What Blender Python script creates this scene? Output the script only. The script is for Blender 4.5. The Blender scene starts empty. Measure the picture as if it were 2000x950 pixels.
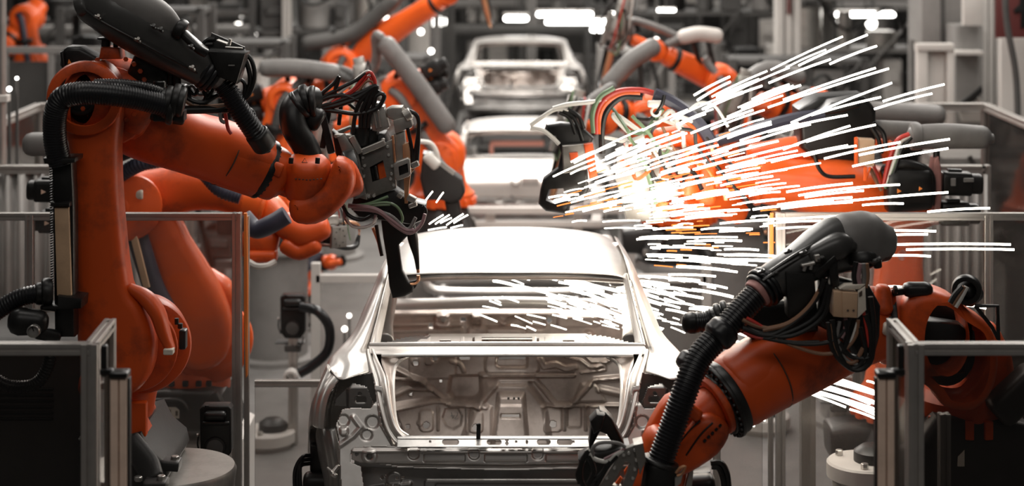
import bpy, math, random
import numpy as np
from mathutils import Vector, Matrix, noise
from mathutils.geometry import tessellate_polygon

# ------------------------------------------------------------------ camera, world, lights, exposure
SC = bpy.context.scene
COL = SC.collection
F = 3600.0; YH = -191.0; HC = 3.9            # focal length in px of the 2000x950 frame, horizon row, camera height
cam_d = bpy.data.cameras.new('camera'); cam = bpy.data.objects.new('camera', cam_d); COL.objects.link(cam)
cam.location = (0, 0, HC); cam.rotation_euler = (math.pi/2, 0, 0)
cam_d.sensor_width = 36; cam_d.lens = 36*F/2000; cam_d.shift_y = (YH-475)/2000
cam_d.clip_end = 200; cam_d.clip_start = .5
cam_d.dof.use_dof = True; cam_d.dof.focus_distance = 9.0; cam_d.dof.aperture_fstop = 1.5
SC.camera = cam
SC.view_settings.view_transform = 'Standard'; SC.view_settings.look = 'None'
SC.view_settings.exposure = 0.0; SC.view_settings.gamma = 1; SC.view_settings.use_curve_mapping = False
w = bpy.data.worlds.new('hall'); SC.world = w; w.use_nodes = True
w.node_tree.nodes['Background'].inputs[0].default_value = (1, .95, .9, 1)
w.node_tree.nodes['Background'].inputs[1].default_value = .045

def area(name, loc, size, power, rot=(0, 0, 0), col=(1, .95, .89)):
    d = bpy.data.lights.new(name, 'AREA'); d.shape = 'RECTANGLE'; d.size, d.size_y = size
    d.energy = power; d.color = col
    o = bpy.data.objects.new(name, d); COL.objects.link(o); o.location = loc; o.rotation_euler = rot
    return o
def point(name, loc, power, r=.05, col=(1, .95, .88)):
    d = bpy.data.lights.new(name, 'POINT'); d.energy = power; d.shadow_soft_size = r; d.color = col
    o = bpy.data.objects.new(name, d); COL.objects.link(o); o.location = loc
    return o
area('ceiling_lamp_over_line', (0, 12.2, 5.6), (1.6, 5), 255)
area('ceiling_lamp_over_far_line', (0, 21, 5.8), (2.2, 9), 900)
area('ceiling_lamp_over_left_cells', (-4.2, 15, 5.8), (1.0, 9), 190)
area('ceiling_lamp_over_right_cells', (4.6, 15, 5.8), (1.0, 9), 300)
area('ceiling_lamp_over_near_cells', (-.6, 8.2, 6.4), (5.0, 1.4), 60)
area('added_front_fill', (0, 2.5, 7.2), (8, 2.2), 95, (math.radians(38), 0, 0))  # added unseen fill from the camera side for surfaces facing the camera
area('ceiling_lamp_over_hall_end', (0, 33, 6.5), (22, 6), 1300)

def P(px, py, Y):
    return Vector(((px-1000)*Y/F, Y, HC-(py-YH)*Y/F))
def V(*a): return Vector(a)
R = random.Random(7)

# ------------------------------------------------------------------ materials
MATS = {}
def mat(name, col, rough=.5, metal=0., var=.0, scale=6., col2=None, bump=0., bscale=40., coat=0., rvar=.0, thr=(.45, .65), spec=.5):
    m = bpy.data.materials.new(name); m.use_nodes = True; nt = m.node_tree; n = nt.nodes; L = nt.links
    b = n['Principled BSDF']; b.inputs['Base Color'].default_value = (*col, 1)
    b.inputs['Roughness'].default_value = rough; b.inputs['Metallic'].default_value = metal
    b.inputs['Coat Weight'].default_value = coat; b.inputs['Specular IOR Level'].default_value = spec
    tc = n.new('ShaderNodeTexCoord')
    if var > 0 or rvar > 0:
        nz = n.new('ShaderNodeTexNoise'); nz.inputs['Scale'].default_value = scale; nz.inputs['Detail'].default_value = 6
        nz.inputs['Roughness'].default_value = .65
        L.new(tc.outputs['Object'], nz.inputs['Vector'])
        mr = n.new('ShaderNodeMapRange'); mr.inputs[1].default_value = thr[0]; mr.inputs[2].default_value = thr[1]
        L.new(nz.outputs['Fac'], mr.inputs[0])
        if var > 0:
            mx = n.new('ShaderNodeMix'); mx.data_type = 'RGBA'
            c2 = col2 or tuple(c*.35 for c in col)
            mx.inputs[6].default_value = (*col, 1); mx.inputs[7].default_value = (*c2, 1)
            mu = n.new('ShaderNodeMath'); mu.operation = 'MULTIPLY'; mu.inputs[1].default_value = var
            L.new(mr.outputs[0], mu.inputs[0]); L.new(mu.outputs[0], mx.inputs[0]); L.new(mx.outputs[2], b.inputs['Base Color'])
        if rvar > 0:
            m2 = n.new('ShaderNodeMapRange'); m2.inputs[3].default_value = rough-rvar; m2.inputs[4].default_value = rough+rvar
            L.new(nz.outputs['Fac'], m2.inputs[0]); m2.inputs[1].default_value = .3; m2.inputs[2].default_value = .7
            L.new(m2.outputs[0], b.inputs['Roughness'])
    if bump > 0:
        nb = n.new('ShaderNodeTexNoise'); nb.inputs['Scale'].default_value = bscale; nb.inputs['Detail'].default_value = 4
        L.new(tc.outputs['Object'], nb.inputs['Vector'])
        bp = n.new('ShaderNodeBump'); bp.inputs['Strength'].default_value = bump; bp.inputs['Distance'].default_value = .01
        L.new(nb.outputs['Fac'], bp.inputs['Height']); L.new(bp.outputs[0], b.inputs['Normal'])
    MATS[name] = m; return m
def emis(name, col, s, sample=False):
    m = bpy.data.materials.new(name); m.use_nodes = True; nt = m.node_tree
    nt.nodes.remove(nt.nodes['Principled BSDF']); e = nt.nodes.new('ShaderNodeEmission')
    e.inputs[0].default_value = (*col, 1); e.inputs[1].default_value = s
    nt.links.new(e.outputs[0], nt.nodes['Material Output'].inputs[0])
    if not sample: m.cycles.emission_sampling = 'NONE'
    MATS[name] = m; return m
def pane_mat(name, tint, gloss, rough=.05, haze=0., hazecol=(.5, .47, .45)):
    m = bpy.data.materials.new(name); m.use_nodes = True; nt = m.node_tree; n = nt.nodes; L = nt.links
    n.remove(n['Principled BSDF'])
    t = n.new('ShaderNodeBsdfTransparent'); t.inputs[0].default_value = (*tint, 1)
    g = n.new('ShaderNodeBsdfGlossy'); g.inputs['Roughness'].default_value = rough; g.inputs[0].default_value = (.9, .87, .84, 1)
    d = n.new('ShaderNodeBsdfDiffuse'); d.inputs[0].default_value = (*hazecol, 1)
    fr = n.new('ShaderNodeFresnel'); fr.inputs[0].default_value = 1.45
    mu = n.new('ShaderNodeMath'); mu.operation = 'MULTIPLY'; mu.inputs[1].default_value = gloss; L.new(fr.outputs[0], mu.inputs[0])
    tc = n.new('ShaderNodeTexCoord'); nz = n.new('ShaderNodeTexNoise'); nz.inputs['Scale'].default_value = 3; nz.inputs['Detail'].default_value = 8
    L.new(tc.outputs['Object'], nz.inputs['Vector'])
    mh = n.new('ShaderNodeMath'); mh.operation = 'MULTIPLY'; mh.inputs[1].default_value = haze*2; L.new(nz.outputs['Fac'], mh.inputs[0])
    a = n.new('ShaderNodeMixShader'); L.new(mh.outputs[0], a.inputs[0]); L.new(t.outputs[0], a.inputs[1]); L.new(d.outputs[0], a.inputs[2])
    c = n.new('ShaderNodeMixShader'); L.new(mu.outputs[0], c.inputs[0]); L.new(a.outputs[0], c.inputs[1]); L.new(g.outputs[0], c.inputs[2])
    L.new(c.outputs[0], n['Material Output'].inputs[0]); MATS[name] = m; return m

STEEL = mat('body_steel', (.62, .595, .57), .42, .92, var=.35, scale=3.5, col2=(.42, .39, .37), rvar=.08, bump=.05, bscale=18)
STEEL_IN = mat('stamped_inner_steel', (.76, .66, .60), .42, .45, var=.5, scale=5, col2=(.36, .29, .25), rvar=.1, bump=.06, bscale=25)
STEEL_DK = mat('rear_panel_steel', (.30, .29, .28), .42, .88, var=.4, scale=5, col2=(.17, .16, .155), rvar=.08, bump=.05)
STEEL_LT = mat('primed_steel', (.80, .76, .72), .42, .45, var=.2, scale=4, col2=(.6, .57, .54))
ORANGE = mat('orange_paint', (.58, .074, .010), .44, 0, var=.85, scale=2.6, col2=(.10, .02, .009), coat=0, spec=.35, rvar=.1, bump=.05, bscale=30, thr=(.50, .66))
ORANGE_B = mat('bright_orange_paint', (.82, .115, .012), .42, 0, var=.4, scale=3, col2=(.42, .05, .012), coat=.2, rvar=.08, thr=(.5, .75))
BLACK = mat('black_plastic', (.007, .0066, .0064), .38, 0, var=.5, scale=8, col2=(.016, .015, .014), rvar=.1, spec=.4)
COVER = mat('energy_tube_cover', (.045, .044, .042), .36, .0, var=.5, scale=6, col2=(.018, .017, .017), coat=.1, rvar=.08)
RUBBER = mat('black_rubber_hose', (.008, .008, .0095), .33, 0, spec=.5)
BLUEHOSE = mat('blue_black_hose', (.035, .035, .055), .42, 0)
GREYTUBE = mat('grey_tube_shell', (.17, .162, .155), .5, 0, var=.5, scale=5, col2=(.1, .095, .09))
CAST = mat('dark_grey_casting', (.035, .033, .032), .42, .3, var=.5, scale=9, col2=(.025, .024, .023), bump=.1)
ALU = mat('anodised_aluminium', (.50, .475, .45), .38, .85, var=.3, scale=12, col2=(.36, .34, .32), bump=.05, bscale=120)
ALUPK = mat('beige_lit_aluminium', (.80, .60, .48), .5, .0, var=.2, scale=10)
GUNPL = mat('gun_plate_steel', (.26, .245, .225), .38, .75, var=.5, scale=11, col2=(.14, .13, .12), rvar=.1)
GUNLT = mat('light_gun_metal', (.42, .40, .37), .36, .7, var=.4, scale=12, col2=(.25, .23, .21))
COPPER = mat('copper_bar', (.65, .33, .18), .35, .8)
BEIGE = mat('beige_box_plastic', (.50, .33, .21), .55, 0, var=.2, scale=8)
CREAM = mat('cream_label', (.62, .56, .48), .6, 0, var=.3, scale=30, col2=(.4, .36, .3))
SANDY = mat('sand_coloured_strip', (.55, .36, .22), .6, 0, var=.3, scale=6)
RED = mat('red_cable', (.45, .03, .02), .4)
GREEN = mat('green_cable', (.13, .20, .11), .4)
WHITEC = mat('white_cable', (.62, .6, .56), .4)
BROWN = mat('brown_cable', (.22, .11, .06), .45)
MAUVE = mat('mauve_cable', (.28, .17, .18), .45)
TRI = mat('orange_triangle_mark', (.85, .26, .05), .5)
TRIP = mat('pale_triangle_mark', (.8, .55, .42), .5)
PINK = mat('pink_steel', (.42, .20, .18), .5, .1, var=.3)
PINKL = mat('salmon_steel', (.72, .33, .26), .5, .0)
MARK = mat('dark_marking', (.05, .03, .02), .6)
CONC = mat('floor_concrete', (.20, .192, .185), .38, 0, var=.7, scale=1.2, col2=(.11, .105, .10), rvar=.12, bump=.03, bscale=8)
WALL = mat('hall_wall', (.11, .105, .10), .8, 0, var=.8, scale=.7, col2=(.04, .038, .036))
PAINTW = mat('off_white_paint', (.52, .49, .46), .55, 0, var=.3, scale=3, col2=(.38, .36, .34))
PAINTG = mat('grey_paint', (.22, .21, .20), .55, 0, var=.4, scale=4, col2=(.14, .132, .125))
PAINTD = mat('dark_grey_paint', (.065, .062, .059), .55, 0, var=.4, scale=4, col2=(.035, .033, .031))
MAROON = mat('maroon_sign', (.10, .018, .016), .6)
STEELB = mat('bare_bolt_steel', (.55, .53, .5), .3, .9)
PANE = pane_mat('clear_acrylic', (.86, .85, .84), 1.0, haze=.05)
PANE_DK = pane_mat('smoked_acrylic', (.60, .58, .565), .55, haze=.04, hazecol=(.1, .1, .1))
SPARKM = emis('glowing_spark', (1, .93, .80), 9)
SPARKO = emis('orange_glowing_spark', (1, .28, .06), 2.2)
LAMPM = emis('fluorescent_tube', (1, .97, .92), 14)
LAMPS = emis('lamp_lens', (1, .95, .88), 10)

# ------------------------------------------------------------------ mesh toolkit
def cr(pts, n):
    """Catmull-Rom through pts, n samples per span"""
    p = [Vector(a) for a in pts]
    if len(p) < 3:
        return [p[0].lerp(p[-1], i/n) for i in range(n+1)]
    q = [2*p[0]-p[1]]+p+[2*p[-1]-p[-2]]; out = []
    for i in range(1, len(q)-2):
        a, b, c, d = q[i-1:i+3]
        for k in range(n):
            t = k/n
            out.append(.5*((2*b)+(c-a)*t+(2*a-5*b+4*c-d)*t*t+(-a+3*b-3*c+d)*t**3))
    out.append(p[-1].copy()); return out
def crc(poly, n):
    """closed Catmull-Rom for 2D outlines"""
    N = len(poly); out = []
    for i in range(N):
        a, b, c, d = [Vector(poly[(i+k) % N]) for k in (-1, 0, 1, 2)]
        for k in range(n):
            t = k/n
            out.append(.5*((2*b)+(c-a)*t+(2*a-5*b+4*c-d)*t*t+(-a+3*b-3*c+d)*t**3))
    return [tuple(x) for x in out]
def basis(d, up=None):
    d = d.normalized()
    if up is None: up = V(0, 0, 1) if abs(d.z) < .9 else V(0, 1, 0)
    s = d.cross(up).normalized(); u = s.cross(d).normalized(); return s, u
def offset2(poly, o):
    """move closed 2D polygon inward by o (CCW or CW handled)"""
    N = len(poly); A = sum(poly[i][0]*poly[(i+1) % N][1]-poly[(i+1) % N][0]*poly[i][1] for i in range(N))
    sg = 1 if A > 0 else -1; out = []
    for i in range(N):
        a, b, c = Vector(poly[i-1]), Vector(poly[i]), Vector(poly[(i+1) % N])
        e1 = (b-a); e2 = (c-b)
        if e1.length < 1e-9: e1 = e2
        if e2.length < 1e-9: e2 = e1
        n1 = Vector((-e1.y, e1.x)).normalized(); n2 = Vector((-e2.y, e2.x)).normalized()
        m = n1+n2
        m = n1 if m.length < .3 else m.normalized()
        k = min(1/max(m.dot(n1), .5), 1.6)
        out.append(tuple(b+m*o*k*sg))
    return out

class B:
    def __init__(s): s.v = []; s.f = []
    def add(s, vs, fs):
        n = len(s.v); s.v += [tuple(x) for x in vs]; s.f += [tuple(i+n for i in f) for f in fs]; return s
    def rings(s, rs, closed=True, cap0=True, cap1=True):
        m = len(rs[0]); vs = [p for r in rs for p in r]; fs = []
        for i in range(len(rs)-1):
            for j in range(m if closed else m-1):
                k = (j+1) % m
                fs.append((i*m+j, i*m+k, (i+1)*m+k, (i+1)*m+j))
        if cap0: fs.append(tuple(range(m))[::-1])
        if cap1: fs.append(tuple((len(rs)-1)*m+j for j in range(m)))
        return s.add(vs, fs)
    def lathe(s, p, d, prof, n=24):
        """prof = [(distance along d, radius)]"""
        d = Vector(d).normalized(); a, u = basis(d); p = Vector(p)
        rs = [[p+d*t+(a*math.cos(6.28318*j/n)+u*math.sin(6.28318*j/n))*max(r, 1e-4) for j in range(n)] for t, r in prof]
        return s.rings(rs)
    def cyl(s, p0, p1, r0, r1=None, n=20, bev=None):
        p0 = Vector(p0); p1 = Vector(p1); r1 = r0 if r1 is None else r1; L = (p1-p0).length
        b = min(min(r0, r1)*.12, L*.2) if bev is None else bev
        return s.lathe(p0, p1-p0, [(0, r0-b), (b, r0), (L-b, r1), (L, r1-b)], n)
    def ball(s, c, r, sc=(1, 1, 1), n=16):
        c = Vector(c); rs = []
        for i in range(n//2+1):
            th = math.pi*i/(n//2)
            rs.append([c+V(max(math.sin(th), .001)*math.cos(6.28318*j/n)*r*sc[0], max(math.sin(th), .001)*math.sin(6.28318*j/n)*r*sc[1], math.cos(th)*r*sc[2]) for j in range(n)])
        return s.rings(rs)
    def tube(s, pts, r, n=8, sm=6, rib=None, r1=None):
        pts = cr(pts, sm) if sm else [Vector(p) for p in pts]
        if rib:
            step, dep = rib; L = [0]
            for i in range(1, len(pts)): L.append(L[-1]+(pts[i]-pts[i-1]).length)
            N = max(int(L[-1]/step*4), 8); out = []; k = 0
            for i in range(N+1):
                t = L[-1]*i/N
                while k < len(L)-2 and L[k+1] < t: k += 1
                out.append(pts[k].lerp(pts[k+1], (t-L[k])/max(L[k+1]-L[k], 1e-9)))
            pts = out
        N = len(pts); rs = []; u = None
        for i, p in enumerate(pts):
            d = (pts[min(i+1, N-1)]-pts[max(i-1, 0)])
            if d.length < 1e-9: d = V(0, 0, 1)
            d.normalize()
            if u is None: a, u = basis(d)
            else:
                u = (u-d*u.dot(d)).normalized(); a = d.cross(u)
            rr = r if r1 is None else r+(r1-r)*i/(N-1)
            if rib: rr -= rib[1]*(0, 0, 1, 1)[i % 4]
            rs.append([p+(a*math.cos(6.28318*j/n)+u*math.sin(6.28318*j/n))*rr for j in range(n)])
        return s.rings(rs)
    def limb(s, pts, sec, up=None, n=24, pw=2.4, sm=4, ends=.5):
        """casting: superellipse sections (half width across, half width along up) swept along pts; ends rounded by `ends`"""
        k = len(pts); P3 = cr(pts, sm) if k > 2 else cr(pts, 6)
        S3 = cr([V(a, b, 0) for a, b in sec], sm) if k > 2 else cr([V(a, b, 0) for a, b in sec], 6)
        N = len(P3); rs = []
        def ring(p, d, a_, b_):
            sd, u = basis(d, up); r = []
            for j in range(n):
                t = 2*math.pi*j/n; c = math.cos(t); q = math.sin(t)
                r.append(p+sd*a_*math.copysign(abs(c)**(2/pw), c)+u*b_*math.copysign(abs(q)**(2/pw), q))
            return r
        for i in range(N):
            d = (P3[min(i+1, N-1)]-P3[max(i-1, 0)]).normalized(); a_, b_ = S3[i].x, S3[i].y
            if i == 0 and ends:
                e = ends*min(a_, b_)
                for t in (0, .25, .6): rs.append(ring(P3[0]-d*e*math.cos(t*1.5708), d, a_-e+e*math.sin(t*1.5708), b_-e+e*math.sin(t*1.5708)))
            rs.append(ring(P3[i], d, a_, b_))
            if i == N-1 and ends:
                e = ends*min(a_, b_)
                for t in (.6, .25, 0): rs.append(ring(P3[-1]+d*e*math.cos(t*1.5708), d, a_-e+e*math.sin(t*1.5708), b_-e+e*math.sin(t*1.5708)))
        return s.rings(rs)
    def bar(s, p0, p1, w, h, up=None, bev=.004):
        p0 = Vector(p0); p1 = Vector(p1); d = (p1-p0).normalized(); a, u = basis(d, up); rs = []
        L = (p1-p0).length; bev = min(bev, w*.3, h*.3, L*.3)
        for t, i in ((0, bev), (bev, 0), (L-bev, 0), (L, bev)):
            W, H = w/2-i, h/2-i; c = bev*.8
            q = [(W, -H+c), (W, H-c), (W-c, H), (-W+c, H), (-W, H-c), (-W, -H+c), (-W+c, -H), (W-c, -H)]
            rs.append([p0+d*t+a*x+u*y for x, y in q])
        return s.rings(rs)
    def box(s, c, sz, yaw=0, bev=.004):
        c = Vector(c); up = V(-math.sin(yaw), math.cos(yaw), 0)
        return s.bar(c-V(0, 0, sz[2]/2), c+V(0, 0, sz[2]/2), sz[0], sz[1], up, bev)
    def prof(s, p0, p1, w, up=None, h=None):
        """slotted aluminium extrusion"""
        p0 = Vector(p0); p1 = Vector(p1); d = (p1-p0).normalized(); a, u = basis(d, up); h = h or w
        g = .15*w; dp = .2*w; q = []
        def side(W, Hh):  # slots centred on each side
            return [(W, -Hh), (W, -g), (W-dp, -g), (W-dp, g), (W, g), (W, Hh)]
        W, Hh = w/2, h/2
        q = [(W, -Hh+.002), (W, -g), (W-dp, -g), (W-dp, g), (W, g), (W, Hh-.002), (W-.002, Hh), (g, Hh), (g, Hh-dp), (-g, Hh-dp), (-g, Hh), (-W+.002, Hh),
             (-W, Hh-.002), (-W, g), (-W+dp, g), (-W+dp, -g), (-W, -g), (-W, -Hh+.002), (-W+.002, -Hh), (-g, -Hh), (-g, -Hh+dp), (g, -Hh+dp), (g, -Hh), (W-.002, -Hh)]
        r0 = [p0+a*x+u*y for x, y in q]; r1 = [p1+a*x+u*y for x, y in q]
        n = len(q); vs = r0+r1; fs = [(j, (j+1) % n, n+(j+1) % n, n+j) for j in range(n)]
        tri = tessellate_polygon([[V(x, y, 0) for x, y in q]])
        fs += [tuple(t) for t in tri]+[tuple(n+i for i in t) for t in tri]
        return s.add(vs, fs)
    def plate(s, poly, o, ex, ey, ez, th, bev=.004, holes=(), seg=2):
        """2D outline (metres in frame o,ex,ey) extruded along ez by th with rounded rim"""
        o = Vector(o); lay = []
        bev = min(bev, th*.49)
        prof_ = [(0, bev)] if seg == 1 else [(0, bev), (bev*.3, bev*.3)] if seg == 2 else [(0, bev), (bev*.08, bev*.6), (bev*.3, bev*.3), (bev*.6, bev*.08)]
        prof_ = prof_+[(bev, 0)]
        full = prof_+[(th-d, i) for d, i in prof_[::-1]]
        n = len(poly); vs = []; fs = []
        for d, i in full:
            q = offset2(poly, i) if i > 0 else poly
            vs += [o+ex*x+ey*y+ez*d for x, y in q]
        m = len(full)
        for r in range(m-1):
            for j in range(n): fs.append((r*n+j, r*n+(j+1) % n, (r+1)*n+(j+1) % n, (r+1)*n+j))
        q0 = offset2(poly, full[0][1]); hs = [list(h) for h in holes]
        tri = tessellate_polygon([[V(x, y, 0) for x, y in q0]]+[[V(x, y, 0) for x, y in h] for h in hs])
        base = len(vs); off = []
        for h in hs:
            off.append(len(vs)); vs += [o+ex*x+ey*y for x, y in h]+[o+ex*x+ey*y+ez*th for x, y in h]
        def mp(i, top):
            if i < n: return (m-1)*n+i if top else i
            i -= n
            for h, b0 in zip(hs, off):
                if i < len(h): return b0+(len(h) if top else 0)+i
                i -= len(h)
        for t in tri:
            fs.append(tuple(mp(i, False) for i in t)); fs.append(tuple(mp(i, True) for i in t))
        for h, b0 in zip(hs, off):
            k = len(h)
            for j in range(k): fs.append((b0+j, b0+(j+1) % k, b0+k+(j+1) % k, b0+k+j))
        return s.add(vs, fs)
    def slab(s, poly, Y, th, bev=.006, holes=(), sm=0, seg=2, yaw=0):
        """outline given by photo rows/columns at distance Y, thickness th going away; yaw turns it about its left edge"""
        if sm: poly = crc(poly, sm)
        k = Y/F; x0 = min(p[0] for p in poly)
        ex = V(math.cos(yaw), math.sin(yaw), 0); ez = V(-math.sin(yaw), math.cos(yaw), 0)
        conv = lambda q: [((x-x0)*k, -(y-YH)*k) for x, y in q]
        return s.plate(conv(poly), V((x0-1000)*k, Y, HC), ex, V(0, 0, 1), ez, th, bev, [conv(h) for h in holes], seg)
    def disc(s, c, ax, r, th, bev=.01, n=32):
        c = Vector(c); ax = Vector(ax).normalized()
        return s.lathe(c-ax*th/2, ax, [(0, r-bev), (bev*.3, r-bev*.3), (bev, r), (th-bev, r), (th-bev*.3, r-bev*.3), (th, r-bev)], n)
    def ring(s, c, ax, ro, ri, th, bev=.01, n=36):
        c = Vector(c); ax = Vector(ax).normalized(); a, u = basis(ax); p = c-ax*th/2
        prof_ = [(0, ri), (0, ro-bev), (bev*.3, ro-bev*.3), (bev, ro), (th-bev, ro), (th-bev*.3, ro-bev*.3), (th, ro-bev), (th, ri)]
        m = len(prof_); vs = []; fs = []
        for t, r in prof_: vs += [p+ax*t+(a*math.cos(6.28318*j/n)+u*math.sin(6.28318*j/n))*r for j in range(n)]
        for i in range(m):
            for j in range(n): fs.append((i*n+j, i*n+(j+1) % n, ((i+1) % m)*n+(j+1) % n, ((i+1) % m)*n+j))
        return s.add(vs, fs)
    def bolts(s, c, ax, R_, cnt, r=.01, h=.008, ph=0):
        c = Vector(c); ax = Vector(ax).normalized(); a, u = basis(ax)
        for j in range(cnt):
            t = 6.28318*j/cnt+ph; p = c+(a*math.cos(t)+u*math.sin(t))*R_
            s.cyl(p, p+ax*h, r, n=6)
        return s

ORG = {}
def build(name, b, m, parent=None, label=None, angle=38, recalc=True):
    me = bpy.data.meshes.new(name)
    off = ORG.get(parent, V(0, 0, 0)) if parent else V(0, 0, 0)
    vs = b.v if off.length == 0 else [(x-off.x, y-off.y, z-off.z) for x, y, z in b.v]
    me.from_pydata(vs, [], b.f); me.update()
    if recalc:
        import bmesh
        bm = bmesh.new(); bm.from_mesh(me); bmesh.ops.recalc_face_normals(bm, faces=bm.faces); bm.to_mesh(me); bm.free()
    me.polygons.foreach_set('use_smooth', [True]*len(me.polygons)); me.set_sharp_from_angle(angle=math.radians(angle))
    me.materials.append(m)
    o = bpy.data.objects.new(name, me); COL.objects.link(o)
    if parent: o.parent = parent; ORG[o] = off
    if label: o['label'] = label
    return o
def thing(name, label, cat, loc, group=None):
    o = bpy.data.objects.new(name, None); COL.objects.link(o); o.location = loc; ORG[o] = Vector(loc); o.empty_display_size = .1
    o['label'] = label; o['category'] = cat
    if group: o['group'] = group
    return o
def tag(o, label, cat, group=None, kind=None):
    o['label'] = label; o['category'] = cat
    if group: o['group'] = group
    if kind: o['kind'] = kind
    return o
def struct(name, b, m):
    o = build(name, b, m); o['kind'] = 'structure'; return o
def kids(o): return [c for c in bpy.data.objects if c.parent is o]
def dup(root, delta, label, group=None):
    r = root.copy(); COL.objects.link(r); r.location = root.location+Vector(delta); r['label'] = label
    if group: r['group'] = group
    for ch in kids(root):
        c = ch.copy(); COL.objects.link(c); c.parent = r
        for g in kids(ch):
            d = g.copy(); COL.objects.link(d); d.parent = c
    return r

# stamped sheet: grid of depth values driven by beads, bosses and pockets
def sd_poly(X, Z, pts):
    n = len(pts); d = np.full(X.shape, 1e9); ins = np.zeros(X.shape, bool)
    for i in range(n):
        x0, y0 = pts[i]; x1, y1 = pts[(i+1) % n]; ex, ey = x1-x0, y1-y0
        t = np.clip(((X-x0)*ex+(Z-y0)*ey)/(ex*ex+ey*ey+1e-9), 0, 1)
        d = np.minimum(d, np.hypot(X-x0-t*ex, Z-y0-t*ey))
        c = ((y0 > Z) != (y1 > Z)) & (X < (x1-x0)*(Z-y0)/(y1-y0+1e-12)+x0); ins ^= c
    return np.where(ins, -d, d)
def sd_line(X, Z, pts):
    d = np.full(X.shape, 1e9)
    for i in range(len(pts)-1):
        x0, y0 = pts[i]; x1, y1 = pts[i+1]; ex, ey = x1-x0, y1-y0
        t = np.clip(((X-x0)*ex+(Z-y0)*ey)/(ex*ex+ey*ey+1e-9), 0, 1)
        d = np.minimum(d, np.hypot(X-x0-t*ex, Z-y0-t*ey))
    return d
def sd_rr(X, Z, cx, cy, w_, h_, r):
    qx = np.abs(X-cx)-w_/2+r; qy = np.abs(Z-cy)-h_/2+r
    return np.hypot(np.maximum(qx, 0), np.maximum(qy, 0))+np.minimum(np.maximum(qx, qy), 0)-r
def relief(x0, x1, y0, y1, Yf, feats, holes=(), mask=None, step=2.0, back=None):
    """photo-row/column grid at distance Yf(x,y); feats: (kind,args,depth towards viewer in m,edge px)"""
    nx = int((x1-x0)/step)+1; ny = int((y1-y0)/step)+1
    X, Z = np.meshgrid(np.linspace(x0, x1, nx), np.linspace(y0, y1, ny))
    D = np.zeros(X.shape)
    def sd(k, a):
        if k == 'rr': return sd_rr(X, Z, *a)
        if k == 'c': return np.hypot(X-a[0], Z-a[1])-a[2]
        if k == 'p': return sd_poly(X, Z, a)
        if k == 'l': return sd_line(X, Z, a[0])-a[1]
    for k, a, d, e in feats:
        s = np.clip(.5-sd(k, a)/e, 0, 1); s = s*s*(3-2*s); D += s*d
    keep = np.ones(X.shape, bool)
    if mask is not None: keep &= sd_poly(X, Z, mask) < step*.5
    for k, a in holes: keep &= sd(k, a) > 0
    Yb = np.vectorize(Yf)(X, Z) if callable(Yf) else np.full(X.shape, float(Yf))
    Y_ = Yb-D
    b = B(); b.v = [((X[j, i]-1000)*Yb[j, i]/F, Y_[j, i], HC-(Z[j, i]-YH)*Yb[j, i]/F) for j in range(ny) for i in range(nx)]
    b.f = [(j*nx+i, (j+1)*nx+i, (j+1)*nx+i+1, j*nx+i+1) for j in range(ny-1) for i in range(nx-1)
           if keep[j, i] and keep[j, i+1] and keep[j+1, i] and keep[j+1, i+1]]
    used = sorted({i for f in b.f for i in f}); mp = {o: n for n, o in enumerate(used)}
    b.v = [b.v[i] for i in used]; b.f = [tuple(mp[i] for i in f) for f in b.f]
    return b
def patch(rows, nu=6, nv=6):
    """smooth sheet through a grid of points"""
    r1 = [cr(r, nu) for r in rows]; m = len(r1[0]); cols = [cr([r[j] for r in r1], nv) for j in range(m)]
    b = B(); n = len(cols[0])
    b.v = [tuple(c[i]) for i in range(n) for c in cols]
    b.f = [(i*m+j, i*m+j+1, (i+1)*m+j+1, (i+1)*m+j) for i in range(n-1) for j in range(m-1)]
    return b
def sheet(name, b, m, parent, th=.004, label=None, angle=50):
    o = build(name, b, m, parent, label, angle, recalc=True)
    md = o.modifiers.new('thickness', 'SOLIDIFY'); md.thickness = th; md.offset = 0
    return o
# ------------------------------------------------------------------ the setting
b = B(); b.add([(-16, -2, 0), (16, -2, 0), (16, 50, 0), (-16, 50, 0)], [(0, 1, 2, 3)]); struct('floor', b, CONC)
b = B(); b.bar((-16, 48.2, 0), (-16, 48.2, 9), .3, .3); b.add([(-16, 48, 0), (16, 48, 0), (16, 48, 9), (-16, 48, 9), (-16, 48.3, 0), (16, 48.3, 0), (16, 48.3, 9), (-16, 48.3, 9)],
      [(0, 1, 2, 3), (7, 6, 5, 4), (0, 4, 5, 1), (3, 2, 6, 7)]); struct('wall_back', b, WALL)
for sx, nm in ((-1, 'wall_left'), (1, 'wall_right')):
    b = B(); b.box((sx*16.1, 29, 4.5), (.2, 38, 9), 0, .01); struct(nm, b, WALL)

# ------------------------------------------------------------------ car bodies
XC = -.0225
def mir(b):
    m = B(); m.v = [(2*XC-x, y, z) for x, y, z in b.v]; m.f = [f[::-1] for f in b.f]; return m
def PP(l): return [P(*a) for a in l]
def mp_(px, Y):  # photo column mirrored about the car's centre line at distance Y
    return 2*(1000+XC*F/Y)-px

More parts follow.
